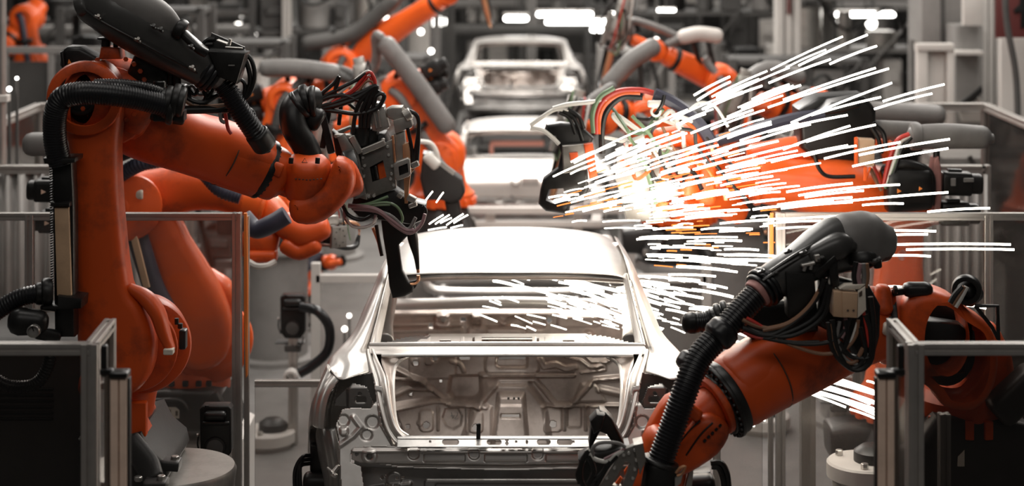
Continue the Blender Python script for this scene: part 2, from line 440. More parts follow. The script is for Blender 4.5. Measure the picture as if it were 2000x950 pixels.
def build_car():
    T = thing('car_body', 'bare steel sedan body shell nearest the camera with open trunk and empty rear window', 'car body', (XC, 10.9, .48))
    # roof
    rows = []
    for Y, z, hw, dr in ((9.96, 1.895, .655, .035), (10.02, 1.903, .66, .035), (10.5, 1.925, .665, .04), (11.0, 1.908, .655, .045), (11.5, 1.865, .645, .05), (11.9, 1.80, .63, .05)):
        rows.append([V(XC+hw*t, Y+(.06*abs(t)**2 if Y < 10.3 else -.05*abs(t)**2), z-dr*abs(t)**3-(.02 if abs(t) > .99 else 0)) for t in (-1, -.9, -.65, -.3, 0, .3, .65, .9, 1)])
    sheet('roof_panel', patch(rows, 4, 4), STEEL, T, .004)
    # rear header under the roof edge, dark seam
    b = B(); b.tube([V(XC+.645*t, 10.0+.05*t*t, 1.880-.03*abs(t)**3) for t in (-1, -.6, -.2, .2, .6, 1)], .012, 8)
    build('rear_header_seam', b, STEEL_DK, T)
    rows = [[V(XC+hw*t, Y+.05*t*t, z-.03*abs(t)**3) for t in (-1, -.5, 0, .5, 1)] for Y, z, hw in ((10.01, 1.878, .645), (10.03, 1.85, .64), (10.12, 1.83, .635), (10.2, 1.85, .635))]
    sheet('rear_header', patch(rows, 4, 2), STEEL_IN, T)
    for side in (0, 1):
        m_ = mir if side else (lambda q: q)
        # quarter panel with C pillar
        rows = [PP(r) for r in (
            [(786, 462, 11.35), (784, 463, 11.36), (782, 465, 11.38), (780, 470, 11.42), (786, 500, 11.8)],
            [(769, 494, 10.55), (766, 494, 10.57), (763, 495, 10.6), (760, 500, 10.7), (768, 535, 11.2)],
            [(757, 531, 10.0), (753, 526, 10.03), (748, 524, 10.1), (744, 530, 10.25), (752, 570, 11.0)],
            [(748, 565, 9.9), (743, 560, 9.9), (735, 560, 9.96), (728, 570, 10.1), (744, 610, 10.9)],
            [(740, 600, 9.76), (732, 598, 9.74), (720, 598, 9.8), (710, 610, 9.97), (730, 655, 10.8)],
            [(729, 643, 9.60), (719, 641, 9.57), (702, 643, 9.60), (690, 656, 9.8), (712, 700, 10.7)],
            [(721, 668, 9.50), (708, 672, 9.44), (682, 677, 9.43), (661, 686, 9.62), (680, 735, 10.6)],
            [(716, 686, 9.42), (700, 692, 9.33), (672, 697, 9.27), (643, 704, 9.45), (655, 755, 10.5)],
            [(719, 706, 9.26), (702, 711, 9.18), (676, 717, 9.12), (639, 714, 9.32), (640, 770, 10.4)],
            [(722, 727, 9.12), (700, 733, 9.04), (664, 742, 8.99), (637, 720, 9.2), (635, 780, 10.4)])]
        sheet('quarter_panel', m_(patch(rows, 6, 6)), STEEL, T)
        rows = [PP(r) for r in (
            [(663, 742, 9.0), (650, 729, 9.03), (638, 714, 9.2), (636, 780, 10.3)],
            [(647, 765, 8.96), (633, 757, 8.96), (621, 757, 9.12), (615, 810, 10.3)],
            [(637, 795, 8.93), (621, 792, 8.93), (608, 792, 9.1), (603, 850, 10.3)],
            [(633, 834, 8.92), (618, 832, 8.92), (605, 832, 9.1), (602, 890, 10.3)],
            [(634, 838, 8.93), (620, 836, 8.93), (607, 836, 9.11), (604, 895, 10.3)])]
        sheet('rear_fender', m_(patch(rows, 6, 5)), STEEL, T)
        rows = [PP(r) for r in (
            [(655, 836, 8.99), (638, 838, 9.0), (619, 838, 9.15), (617, 900, 10.3)],
            [(662, 870, 8.96), (646, 875, 8.96), (624, 875, 9.15), (622, 940, 10.3)],
            [(669, 920, 8.95), (654, 925, 8.94), (634, 925, 9.12), (632, 980, 10.3)],
            [(672, 985, 8.95), (658, 990, 8.94), (640, 990, 9.12), (640, 1040, 10.3)])]
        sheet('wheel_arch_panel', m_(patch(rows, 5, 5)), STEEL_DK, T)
        # glass flange strip
        a = [(757, 536, 10.01), (746, 580, 9.84), (735, 625, 9.66), (725, 662, 9.52), (722, 676, 9.47)]
        c = [(768, 541, 10.05), (758, 590, 9.88), (750, 630, 9.70), (744, 660, 9.58), (742, 673, 9.52)]
        b = patch([PP(a), [p.lerp(q, .5)+V(0, .0, .012) for p, q in zip(PP(a), PP(c))], PP(c)], 6, 3)
        sheet('glass_flange', m_(b), STEEL_LT, T, .005)
        b = B(); b.tube(PP([(x+2, y, Y-.005) for x, y, Y in a]), .006, 6); b.tube(PP([(x-1, y, Y) for x, y, Y in c]), .005, 6)
        build('flange_bead', m_(b), STEEL, T)
        # gutter round the trunk opening: outer strip, inner rim, gusset
        a = [(719, 684, 9.42), (722, 702, 9.28), (731, 735, 9.06), (736, 756, 8.98), (745, 800, 8.9), (757, 838, 8.85), (772, 862, 8.81), (790, 872, 8.79)]
        c = [(728, 684, 9.42), (737, 706, 9.28), (750, 735, 9.06), (754, 756, 8.98), (762, 800, 8.9), (771, 832, 8.85), (785, 852, 8.81), (800, 861, 8.79)]
        mid = [p.lerp(q, .5)+V(0, .02, -.012) for p, q in zip(PP(a), PP(c))]
        sheet('trunk_gutter', m_(patch([PP(a), [p.lerp(q, .25) for p, q in zip(PP(a), PP(c))], mid, PP(c)], 6, 3)), STEEL, T, .004)
        b = B(); b.tube(PP(a), .007, 6); b.tube([p+V(0, -.01, .004) for p in PP(c)], .008, 6)
        build('gutter_bead', m_(b), STEEL_LT, T)
        e = [(797, 697, 9.5), (775, 712, 9.36), (769, 735, 9.2), (768, 770, 9.05), (772, 815, 8.94), (780, 840, 8.88), (797, 853, 8.84)]
        c2 = [(745, 697, 9.38), (746, 712, 9.3), (755, 740, 9.15), (760, 770, 9.02), (767, 815, 8.9), (778, 842, 8.85), (799, 858, 8.82)]
        sheet('inner_gutter', m_(patch([PP(c2), [p.lerp(q, .5)+V(0, .05, 0) for p, q in zip(PP(c2), PP(e))], PP(e)], 6, 3)), STEEL_IN, T, .004)
        b = B(); b.tube(PP(e), .009, 8); build('opening_rim', m_(b), STEEL_LT, T)
        # hinge gusset, dark, in the upper corner
        b = relief(733, 805, 690, 752, 9.46, [('c', (768, 701, 4), .012, 3), ('l', ([(745, 705), (760, 735)], 3), .02, 5)], [('c', (757, 717, 3))],
                   [(736, 692), (802, 692), (790, 700), (775, 711), (771, 728), (768, 750), (752, 738), (742, 720), (736, 702)], 1.5)
        g = sheet('hinge_gusset', m_(b), CAST, T)
        # tail lamp pocket: sunken dark panel with bracket
        def Yp(x, y): return 9.0
        pk = relief(628, 742, 722, 862, lambda x, y: 9.10-.0006*(x-690), [('l', ([(655, 742), (640, 800), (640, 860)], 4), .03, 6)], (),
                    [(662, 742), (728, 728), (741, 756), (735, 800), (700, 800), (668, 804), (662, 862), (634, 862), (634, 800), (647, 765)], 2)
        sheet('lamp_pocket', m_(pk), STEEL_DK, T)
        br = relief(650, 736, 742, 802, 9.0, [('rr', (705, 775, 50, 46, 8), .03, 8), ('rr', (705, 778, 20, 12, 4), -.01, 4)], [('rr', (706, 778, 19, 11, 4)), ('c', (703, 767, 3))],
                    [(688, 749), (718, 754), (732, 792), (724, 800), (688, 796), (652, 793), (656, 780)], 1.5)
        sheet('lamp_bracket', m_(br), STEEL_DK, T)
        # rear corner panel with round bosses
        mk = [(668, 800), (690, 797), (722, 799), (735, 785), (728, 732), (732, 752), (747, 756), (752, 800), (764, 846), (782, 872), (740, 872), (700, 876), (686, 882), (684, 903), (705, 912), (712, 960), (667, 960), (664, 905), (662, 860), (656, 832)]
        rp = relief(650, 790, 728, 960, lambda x, y: 8.92-.0009*(y-800), [('c', (727, 826, 13), -.02, 4), ('c', (716, 851, 11), -.02, 4), ('c', (670, 823, 12), -.02, 4),
                   ('rr', (672, 842, 14, 14, 4), .025, 5), ('l', ([(664, 870), (690, 852), (705, 835), (690, 815)], 3), .015, 8), ('rr', (737, 778, 14, 26, 3), -.012, 3),
                   ('l', ([(741, 790), (746, 830), (768, 868)], 2), .02, 5)], (), mk, 1.5)
        sheet('rear_corner_panel', m_(rp), STEEL, T)
        b = B(); b.limb(PP([(660, 912, 8.9), (650, 925, 8.88), (655, 930, 8.86)]), [(.012, .012)]*3, ends=.8); b.tube(PP([(640, 915, 8.9), (648, 922, 8.87), (653, 932, 8.86)]), .007)
        build('tow_hook_bracket', m_(b), STEELB, T)
        # side frame: cant rail, A, B pillars, sill, front wheel house
        X = -.64
        b = B(); b.limb([V(X+.01, 10.2, 1.80), V(X+.01, 10.9, 1.82), V(X+.01, 11.6, 1.77), V(X-.02, 12.0, 1.68), V(X-.1, 12.7, 1.38)], [(.05, .03)]*5, ends=.3); build('cant_rail', m_(b), STEEL, T)
        b = B(); b.limb([V(X-.01, 11.0, 1.85), V(X-.1, 11.0, 1.45), V(X-.16, 11.0, 1.0), V(X-.15, 11.0, .7)], [(.06, .035), (.07, .04), (.09, .05), (.12, .05)], up=V(1, 0, 0), ends=.2); build('b_pillar', m_(b), STEEL_IN, T)
        b = B(); b.limb([V(X-.18, 10.1, .66), V(X-.18, 12.6, .66)], [(.07, .08)]*2, ends=.2); build('sill', m_(b), STEEL_DK, T)
        b = B(); b.limb([V(X-.12, 12.6, 1.35), V(X-.14, 12.7, 1.0), V(X-.16, 12.6, .68)], [(.08, .05)]*3, ends=.2); build('hinge_pillar', m_(b), STEEL, T)
        rows = [[V(X-.12, 12.6, 1.36), V(X-.15, 13.1, 1.3), V(X-.1, 13.6, 1.2), V(X+.1, 13.95, 1.08)], [V(X-.24, 12.65, 1.2), V(X-.27, 13.1, 1.18), V(X-.22, 13.6, 1.08), V(X+.05, 13.98, .95)],
                [V(X-.24, 12.7, .9), V(X-.27, 13.0, 1.0), V(X-.22, 13.6, .96), V(X+.05, 13.98, .8)]]
        sheet('front_wing', m_(patch(rows, 5, 4)), STEEL, T)
    # parcel shelf, cross member
    cm = relief(716, 1266, 671, 699, lambda x, y: 9.50-.006*(y-671), [('l', ([(700, 685), (1280, 685)], 3), -.012, 3), ('l', ([(700, 676), (1280, 676)], 3), .010, 4)], (),
                [(722, 672), (1257, 672), (1263, 684), (1260, 692), (1235, 693), (800, 694), (748, 694), (718, 690)], 1.5)
    sheet('trunk_cross_member', cm, STEEL_LT, T)
    b = B(); b.tube(PP([(722, 673, 9.47), (850, 672, 9.47), (990, 671.5, 9.47), (1130, 672, 9.47), (1259, 674, 9.47)]), .010, 8)
    b.tube(PP([(745, 695, 9.36), (990, 694, 9.36), (1237, 695, 9.36)]), .009, 8); build('cross_member_bead', b, STEEL, T)
    def shelf(x, y): return 9.55+(672-y)/17*.42
    k = 1.5
    sh = relief(735, 1252, 652, 672.5, shelf, [('rr', (870, 664, 60, 10, 2), .03, 3), ('rr', (1110, 664, 60, 10, 2), .03, 3), ('rr', (915, 664, 18, 16, 2), .03, 3), ('rr', (1055, 664, 18, 16, 2), .03, 3), ('l', ([(835, 656), (1145, 656)], 1.5), .03, 2)],
                [('rr', (990, 666.5, 98, 5, 1)), ('rr', (990, 660, 98, 1.6, .8)), ('rr', (870, 665, 22, 3.5, 1)), ('rr', (1110, 665, 22, 3.5, 1)), ('rr', (925, 664, 4, 12, 1)), ('rr', (1050, 664, 4, 12, 1))],
                [(838, 653), (1145, 653), (1190, 672.5), (808, 672.5)], .75)
    sheet('parcel_shelf', sh, STEEL_LT, T)
    for mm in ((lambda q: q), mir):
        ws = relief(742, 845, 650, 673, lambda x, y: 9.56+(672-y)/17*.4, [('l', ([(748, 668), (800, 662), (838, 654)], 2), .04, 4)], (), [(838, 652), (842, 656), (826, 673), (744, 673), (746, 668), (790, 660)], 1.5)
        sheet('shelf_side_brace', mm(ws), STEEL_DK, T)
        ip = B(); ip.limb(PP([(765, 545, 10.7), (758, 600, 10.5), (752, 640, 10.3), (752, 672, 10.0)]), [(.03, .05), (.035, .06), (.045, .06), (.05, .06)], ends=.2)
        build('inner_pillar', mm(ip), STEEL, T)
    # rear bulkhead seen through the trunk opening
    fe = [('l', ([(760, 738), (820, 742), (850, 765), (880, 790), (935, 790), (955, 765), (975, 742), (1045, 742), (1065, 765), (1085, 790), (1115, 790), (1130, 775), (1160, 742), (1240, 735)], 3), .035, 7),
          ('p', [(880, 735), (940, 735), (940, 775), (925, 782), (888, 782), (876, 768)], -.06, 10), ('l', ([(882, 705), (900, 712), (906, 725)], 3), .03, 5),
          ('p', [(952, 748), (1030, 748), (1062, 790), (1075, 870), (900, 870), (925, 800)], .07, 14), ('p', [(975, 765), (1022, 765), (1030, 868), (962, 868)], .10, 9),
          ('p', [(974, 782), (1020, 782), (1024, 795), (1028, 850), (966, 850), (972, 795)], .02, 4), ('rr', (997, 802, 38, 9, 2), -.03, 3),
          ('rr', (1000, 712, 105, 40, 14), .025, 6), ('rr', (1000, 706, 62, 24, 8), -.035, 5), ('l', ([(940, 733), (1120, 733)], 3.5), .035, 5),
          ('l', ([(1055, 702), (1062, 716), (1085, 712), (1105, 720), (1125, 716)], 5), .03, 5), ('l', ([(1105, 697), (1135, 705), (1150, 716), (1180, 714), (1182, 722), (1135, 728)], 2.2), .02, 4), ('l', ([(1145, 697), (1155, 706), (1185, 706), (1195, 697)], 2), .02, 4),
          ('rr', (845, 712, 90, 56, 12), .02, 5), ('c', (812, 705, 8), .02, 5), ('c', (850, 700, 7), -.02, 4), ('rr', (838, 702, 14, 18, 5), .03, 4),
          ('p', [(768, 790), (840, 778), (960, 792), (960, 855), (790, 855)], .03, 8), ('l', ([(770, 800), (850, 782), (950, 790)], 3), .03, 6),
          ('p', [(870, 797), (895, 797), (903, 812), (900, 830), (885, 838), (872, 832), (864, 815)], -.02, 4), ('rr', (833, 820, 26, 42, 8), .018, 4), ('rr', (930, 818, 26, 42, 8), .018, 4),
          ('l', ([(856, 795), (856, 838)], 1.5), .02, 4), ('l', ([(912, 793), (912, 838)], 1.5), .02, 4),
          ('rr', (1080, 820, 34, 46, 8), .02, 4), ('rr', (1122, 815, 28, 44, 6), -.022, 4), ('rr', (1168, 815, 34, 44, 6), .02, 4), ('l', ([(1102, 792), (1102, 840)], 2), .02, 4), ('l', ([(1144, 792), (1144, 840)], 2), .02, 4),
          ('l', ([(1060, 792), (1240, 792)], 2.5), .03, 5), ('l', ([(1155, 720), (1205, 695)], 3), .02, 5), ('p', [(1135, 750), (1165, 750), (1182, 785), (1120, 785)], .025, 7), ('l', ([(1170, 760), (1240, 775)], 5), .03, 8),
          ('l', ([(772, 772), (800, 758), (840, 760)], 4), .03, 7), ('l', ([(770, 720), (800, 735), (830, 745)], 4), .04, 8),
          ('c', (802, 770, 4), .02, 3), ('c', (820, 825, 5), .01, 3)]
    ho = [('c', (833, 828, 5.5)), ('c', (930, 828, 5.5)), ('c', (1080, 828, 6)), ('c', (797, 832, 3.5)), ('c', (803, 770, 2.5)), ('rr', (997, 802, 34, 6, 2)), ('rr', (1000, 699, 50, 8, 2)), ('rr', (908, 699, 18, 7, 2)),
          ('c', (812, 708, 4.5)), ('c', (850, 700, 4.5)), ('c', (861, 744, 2.5)), ('c', (780, 828, 2.5))]
    bh = relief(736, 1246, 688, 872, lambda x, y: 10.05-.0014*(y-690), [(q[0], q[1], q[2]*.62, q[3]) for q in fe], ho, None, 1.7)
    sheet('rear_bulkhead', bh, STEEL_IN, T, .006)
    b = B()
    for q in ([(882, 806), (884, 818), (886, 814)], [(880, 813), (888, 812)], [(890, 807), (894, 806), (893, 812), (888, 819), (895, 818)], [(902, 804), (900, 822)]): b.tube([P(x, y, 9.84) for x, y in q], .0022, 5, 0)
    build('chalk_mark', b, PAINTW, T, 'white chalk scribble')
    b = B()
    b.add([tuple(V(XC+x, y, z)) for x, y, z in ((-.78, 9.0, .95), (.78, 9.0, .95), (.78, 9.85, .98), (-.78, 9.85, .98), (.74, 12.6, .74), (-.74, 12.6, .74), (.74, 10.0, .78), (-.74, 10.0, .78))], [(0, 1, 2, 3), (7, 6, 4, 5), (3, 2, 6, 7)])
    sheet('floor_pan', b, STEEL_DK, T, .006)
    b = B()
    for x in (993, 1004, 1013): b.cyl(P(x, 781, 9.75), P(x, 776, 9.75), .006, n=8)
    build('weld_stud', b, STEELB, T)
    # lip of trunk opening with slots, bumper beam, lower panel
    lp = relief(776, 1208, 852, 874, lambda x, y: 8.80-.004*(y-852), [('l', ([(770, 855), (1215, 855)], 2.2), .012, 3), ('l', ([(770, 871), (1215, 871)], 2), .012, 3)],
                [('rr', (880, 864.5, 32, 7, 3.5)), ('rr', (965, 864.5, 28, 7, 3.5)), ('rr', (1062, 864.5, 26, 7, 3.5)), ('rr', (1103, 864.5, 30, 7, 3.5)), ('rr', (1029, 864.5, 3, 5, 1)), ('c', (990, 861, 2)), ('c', (990, 867, 2)), ('c', (1008, 864, 1.6)), ('c', (1120, 864, 1.6)), ('c', (840, 864, 1.6))], None, 1.0)
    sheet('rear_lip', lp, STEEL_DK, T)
    bm_ = [(686, 880), (692, 874), (740, 870), (790, 874), (990, 877), (1190, 874), (1240, 870), (1288, 874), (1294, 880), (1294, 898), (1270, 906), (1200, 914), (990, 920), (780, 914), (710, 906), (686, 898)]
    fb = [('rr', (868, 895, 82, 17, 3), -.016, 2.5), ('rr', (988, 895, 84, 17, 3), -.016, 2.5), ('rr', (1108, 895, 84, 17, 3), -.016, 2.5), ('rr', (808, 885, 22, 28, 10), -.01, 2.5), ('rr', (926, 885, 22, 28, 10), -.01, 2.5), ('rr', (1050, 885, 22, 28, 10), -.01, 2.5), ('rr', (1168, 885, 22, 28, 10), -.01, 2.5),
          ('c', (722, 891, 14), .012, 6), ('c', (722, 891, 7), -.01, 3), ('c', (1258, 891, 14), .012, 6), ('l', ([(690, 880), (990, 881), (1292, 880)], 2.5), .018, 4), ('l', ([(690, 908), (990, 912), (1292, 906)], 3), -.02, 5)]
    bb = relief(684, 1296, 868, 922, lambda x, y: 8.76+.09*((x-990)/306)**2-.0006*(y-868), fb, [('c', (722, 891, 5)), ('c', (1258, 891, 5))], bm_, 1.3)
    bo = sheet('bumper_beam', bb, STEEL, T, .006)
    b = B(); b.limb([V(XC+t*.72, 8.80+.06*t*t, 1.235) for t in (-1, -.5, 0, .5, 1)], [(.035, .05)]*5, ends=.3); build('bumper_beam_core', b, STEEL_DK, bo)
    lw = relief(668, 1312, 905, 985, lambda x, y: 8.86+.06*((x-990)/306)**2-.0006*(y-905), [('rr', (1000, 950, 340, 26, 5), .012, 3), ('rr', (1000, 952, 300, 16, 4), -.012, 3), ('l', ([(700, 960), (800, 945)], 4), .015, 6), ('c', (770, 937, 14), .01, 5)],
                [('c', (747, 933, 2.6)), ('c', (753, 930, 1.2)), ('c', (776, 933, 1.6)), ('c', (787, 933, 2.4)), ('rr', (758, 948, 12, 4, 1)), ('rr', (775, 948, 12, 4, 1))], None, 1.6)
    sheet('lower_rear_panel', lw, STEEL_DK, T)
    b = B(); b.bar(P(934, 868, 8.77), P(935, 829, 8.79), .02, .012); b.bar(P(930, 831, 8.78), P(939, 829, 8.78), .012, .012); build('locator_pin', b, BLACK, T, 'black locating pin standing on the trunk lip')
    # interior dash wall, cowl bar, front frame
    fd = [('l', ([(750, 612), (1240, 612)], 4), .04, 6), ('l', ([(765, 632), (900, 632)], 3), .03, 5), ('l', ([(765, 645), (900, 644)], 3), .03, 5), ('c', (866, 624, 15), .04, 4), ('rr', (990, 628, 150, 26, 6), -.04, 8),
          ('l', ([(960, 620), (985, 634), (1010, 620), (1035, 634)], 3), .04, 5), ('rr', (1130, 625, 80, 22, 4), .05, 5), ('rr', (990, 655, 76, 30, 3), .03, 4), ('rr', (930, 655, 30, 30, 3), .03, 4), ('c', (1150, 655, 10), .03, 5)]+\
         [('l', ([(925, y), (938, y+2)], 2.5), .05, 4) for y in (614, 622, 630, 638)]
    fw = relief(752, 1240, 604, 690, 12.0, fd, [('c', (905, 624, 4)), ('c', (842, 635, 4)), ('c', (1072, 626, 4))], None, 2)
    sheet('dash_wall', fw, STEEL_IN, T, .006)
    b = B(); b.limb(PP([(748, 595, 11.9), (850, 594, 11.85), (990, 591, 11.8), (1130, 594, 11.85), (1245, 595, 11.9)]), [(.05, .035)]*5, ends=.3); build('dash_cross_bar', b, STEEL_LT, T)
    b = B(); b.ring(P(781, 600, 11.8), (0, 1, 0), .0, 0, .01) if False else None
    b.cyl(P(866, 624, 11.97), P(866, 624, 11.93), .02); build('dash_tab', b, STEELB, T)
    b = B(); b.tube(PP([(826, 520, 13.5), (829, 548, 13.5), (845, 566, 13.5), (880, 571, 13.5), (990, 572, 13.5), (1110, 571, 13.5), (1145, 562, 13.5), (1158, 540, 13.5), (1160, 515, 13.5)]), .035, 10); build('radiator_frame', b, STEEL, T)
    b = B(); b.limb([V(XC-.75, 13.95, 1.0), V(XC, 14.1, 1.0), V(XC+.75, 13.95, 1.0)], [(.06, .07)]*3, ends=.3); build('front_crash_beam', b, STEEL_DK, T)
    for sx in (-1, 1):
        b = B(); b.limb([V(XC+sx*.5, 12.4, .85), V(XC+sx*.5, 14.0, .95)], [(.05, .07)]*2, ends=.2); build('front_rail', b, STEEL_DK, T)
    return T
car = build_car()
car_lid = dup(car, (0, 0, 0), 'bare sedan body shell with its trunk lid fitted, second in the line')
car_far = dup(car, (0, 0, 0), 'blurred bare sedan body shell at the far end of the line, trunk open')
car_lid.location += V(20*19.6/3600+.05, 10.3, -.5)
car_far.location += V(1015.5*0+ (1016-1000)*26.8/3600+.0225, 17.6, -.08)
# trunk lid of the second car (built in the first car's coordinates, same offset as its other parts)
rows = [[V(XC+hw*t, Y+.05*t*t-.03, z-.03*abs(t)**3) for t in (-1, -.8, -.4, 0, .4, .8, 1)] for Y, z, hw in
        ((9.5, 1.63, .66), (9.3, 1.62, .67), (9.0, 1.585, .68), (8.84, 1.54, .68), (8.78, 1.50, .67), (8.80, 1.38, .66), (8.84, 1.27, .65))]
ORG[car_lid] = ORG[car]
lid = sheet('trunk_lid', patch(rows, 4, 4), STEEL_LT, car_lid, .01)
b = B(); b.ring(P(950, 790, 8.72), (0, 1, 0), .055, .035, .03); b.slab([(975, 775), (1050, 775), (1050, 812), (975, 812)], 8.74, .03, .01); build('plate_recess', b, STEEL, lid)
# conveyor under the line
for i, (Yc, zt, w_) in enumerate(((11.0, .52, 1.1), (20.9, .1, 1.0), (28.0, .45, 1.1))):
    t = thing('skid_carrier', ('steel skid carrier under the nearest car body', 'low steel skid carrier under the second car body', 'steel skid carrier under the farthest car body')[i], 'conveyor', (0, Yc, 0))
    for sx in (-1, 1):
        b = B(); b.bar(V(sx*w_/2, Yc-2.2, zt), V(sx*w_/2, Yc+2.4, zt), .12, .08); build('rail', b, PAINTD, t)
    for dy in (-1.8, 0, 1.9):
        b = B(); b.bar(V(-w_/2, Yc+dy, zt-.03 if zt > .2 else zt), V(w_/2, Yc+dy, zt-.03 if zt > .2 else zt), .1, .06); build('cross_bar', b, PAINTD, t)
        if zt > .2:
            for sx in (-1, 1):
                b = B(); b.bar(V(sx*w_/2, Yc+dy, 0), V(sx*w_/2, Yc+dy, zt-.05), .12, .12); build('leg', b, PAINTD, t)
                b = B(); b.bar(V(sx*.48, Yc+dy, zt), V(sx*.48, Yc+dy, zt+.16), .06, .06); build('support_post', b, PAINTD, t)
# ------------------------------------------------------------------ robot building blocks
def ell(cx, cy, rx, ry, n=28): return [(cx+rx*math.cos(6.28318*i/n), cy+ry*math.sin(6.28318*i/n)) for i in range(n)]
def px(v, Y): return v*Y/F      # photo pixels to metres at distance Y
def part(T, name, m, fn, label=None, angle=38):
    b = B(); fn(b); return build(name, b, m, T, label, angle)
def parts_each(T, name, m, fns, label=None):
    return [part(T, name, m, f, label) for f in fns]
def link_outline(L, rs, re, waist=.8, n=12):
    o = []
    for i in range(n+1):
        t = math.pi/2+math.pi*i/n; o.append((rs*math.cos(t), rs*math.sin(t)))
    wm = (rs+re)/2*waist
    o.append((L*.35, -wm*1.02)); o.append((L*.65, -wm*.93))
    for i in range(n+1):
        t = -math.pi/2+math.pi*i/n; o.append((L+re*math.cos(t), re*math.sin(t)))
    o.append((L*.65, wm*.93)); o.append((L*.35, wm*1.02))
    return crc(o, 2)
def motor(T, c, d, r=.07, L=.2, tri=None, name='motor'):
    """black ribbed servo motor, square body with round nose, pointing along d"""
    c = Vector(c); d = Vector(d).normalized()
    def f(b):
        b.limb([c, c+d*L*.7], [(r, r)]*2, pw=5, ends=.15); b.limb([c+d*L*.72, c+d*L], [(r*.85, r*.85)]*2, pw=3.2, ends=.2)
        b.limb([c+d*L*.15+V(0, 0, r*.95), c+d*L*.5+V(0, 0, r*.95)], [(r*.35, r*.25)]*2, pw=5, ends=.1); b.cyl(c+d*L, c+d*(L+.02), r*.2)
    o = part(T, name, BLACK, f)
    if tri is not None:
        s, u = basis(d); q = c+d*L*.35+V(0, -r*1.01, 0)*1.0
        bb = B(); k = .014
        bb.add([q+V(-k, -.004, k), q+V(-k, -.004, -k), q+V(k, -.004, 0), q+V(-k, .004, k), q+V(-k, .004, -k), q+V(k, .004, 0)], [(0, 1, 2), (3, 5, 4), (0, 3, 4, 1), (1, 4, 5, 2), (2, 5, 3, 0)])
        build('warning_triangle', bb, tri, o)
    return o
def cables(T, lst, Y, name='cable', mats=None, jit=.0, sm=6):
    """lst: [(material, radius m, [(px,py[,dY])...])]"""
    for m, r, pts in lst:
        b = B(); b.tube([P(p[0], p[1], Y+(p[2] if len(p) > 2 else 0)) for p in pts], r, 8, sm); build(name, b, m, T)
def pedestal(label, x, y, z, r=.42, m=None, sq=False):
    b = B()
    if sq: b.box((x, y, z/2), (r*2, r*2, z), 0, .02)
    else: b.lathe((x, y, 0), (0, 0, 1), [(0, r*1.05), (.04, r*1.05), (.05, r*.8), (z-.08, r*.8), (z-.07, r), (z-.02, r), (z, r-.015)], 40)
    b.bolts((x, y, z), (0, 0, 1), r*.85, 10, .018, .02)
    return tag(build('robot_pedestal', b, m or PAINTW), label, 'pedestal')
def robot_base(T, x, y, z, k=1., yaw=0., om=None):
    """black foot with four lugs, orange turning column with toothed skirt"""
    def f(b):
        b.lathe((x, y, z), (0, 0, 1), [(0, .33*k), (.05*k, .34*k), (.07*k, .30*k), (.2*k, .27*k), (.3*k, .25*k), (.31*k, .24*k)], 32)
        for i in range(4):
            a = yaw+math.pi/4+i*math.pi/2; c = V(x+math.cos(a)*.36*k, y+math.sin(a)*.36*k, z)
            b.limb([V(x+math.cos(a)*.2*k, y+math.sin(a)*.2*k, z+.2*k), c+V(0, 0, .06*k)], [(.09*k, .1*k), (.08*k, .04*k)], pw=4, ends=.2)
        b.limb([V(x, y, z+.18*k), V(x-.45*k*math.cos(yaw), y-.45*k*math.sin(yaw), z+.16*k)], [(.18*k, .14*k), (.15*k, .1*k)], pw=5, ends=.2)
    foot = part(T, 'foot', CAST, f)
    parts_each(foot, 'foot_bolt', STEELB, [(lambda b, i=i: b.cyl((x+math.cos(yaw+.785+i*1.5708)*.41*k, y+math.sin(yaw+.785+i*1.5708)*.41*k, z+.08*k), (x+math.cos(yaw+.785+i*1.5708)*.41*k, y+math.sin(yaw+.785+i*1.5708)*.41*k, z+.13*k), .022*k, n=6)) for i in range(4)])
    def g(b):
        b.lathe((x, y, z+.30*k), (0, 0, 1), [(0, .25*k), (.02*k, .3*k), (.12*k, .31*k), (.14*k, .28*k), (.2*k, .24*k), (.42*k, .2*k)], 36)
        for i in range(18):
            a = i/18*6.28318; b.box((x+math.cos(a)*.305*k, y+math.sin(a)*.305*k, z+.345*k), (.045*k, .05*k, .07*k), a, .006)
    return part(T, 'turning_column', om or ORANGE, g)
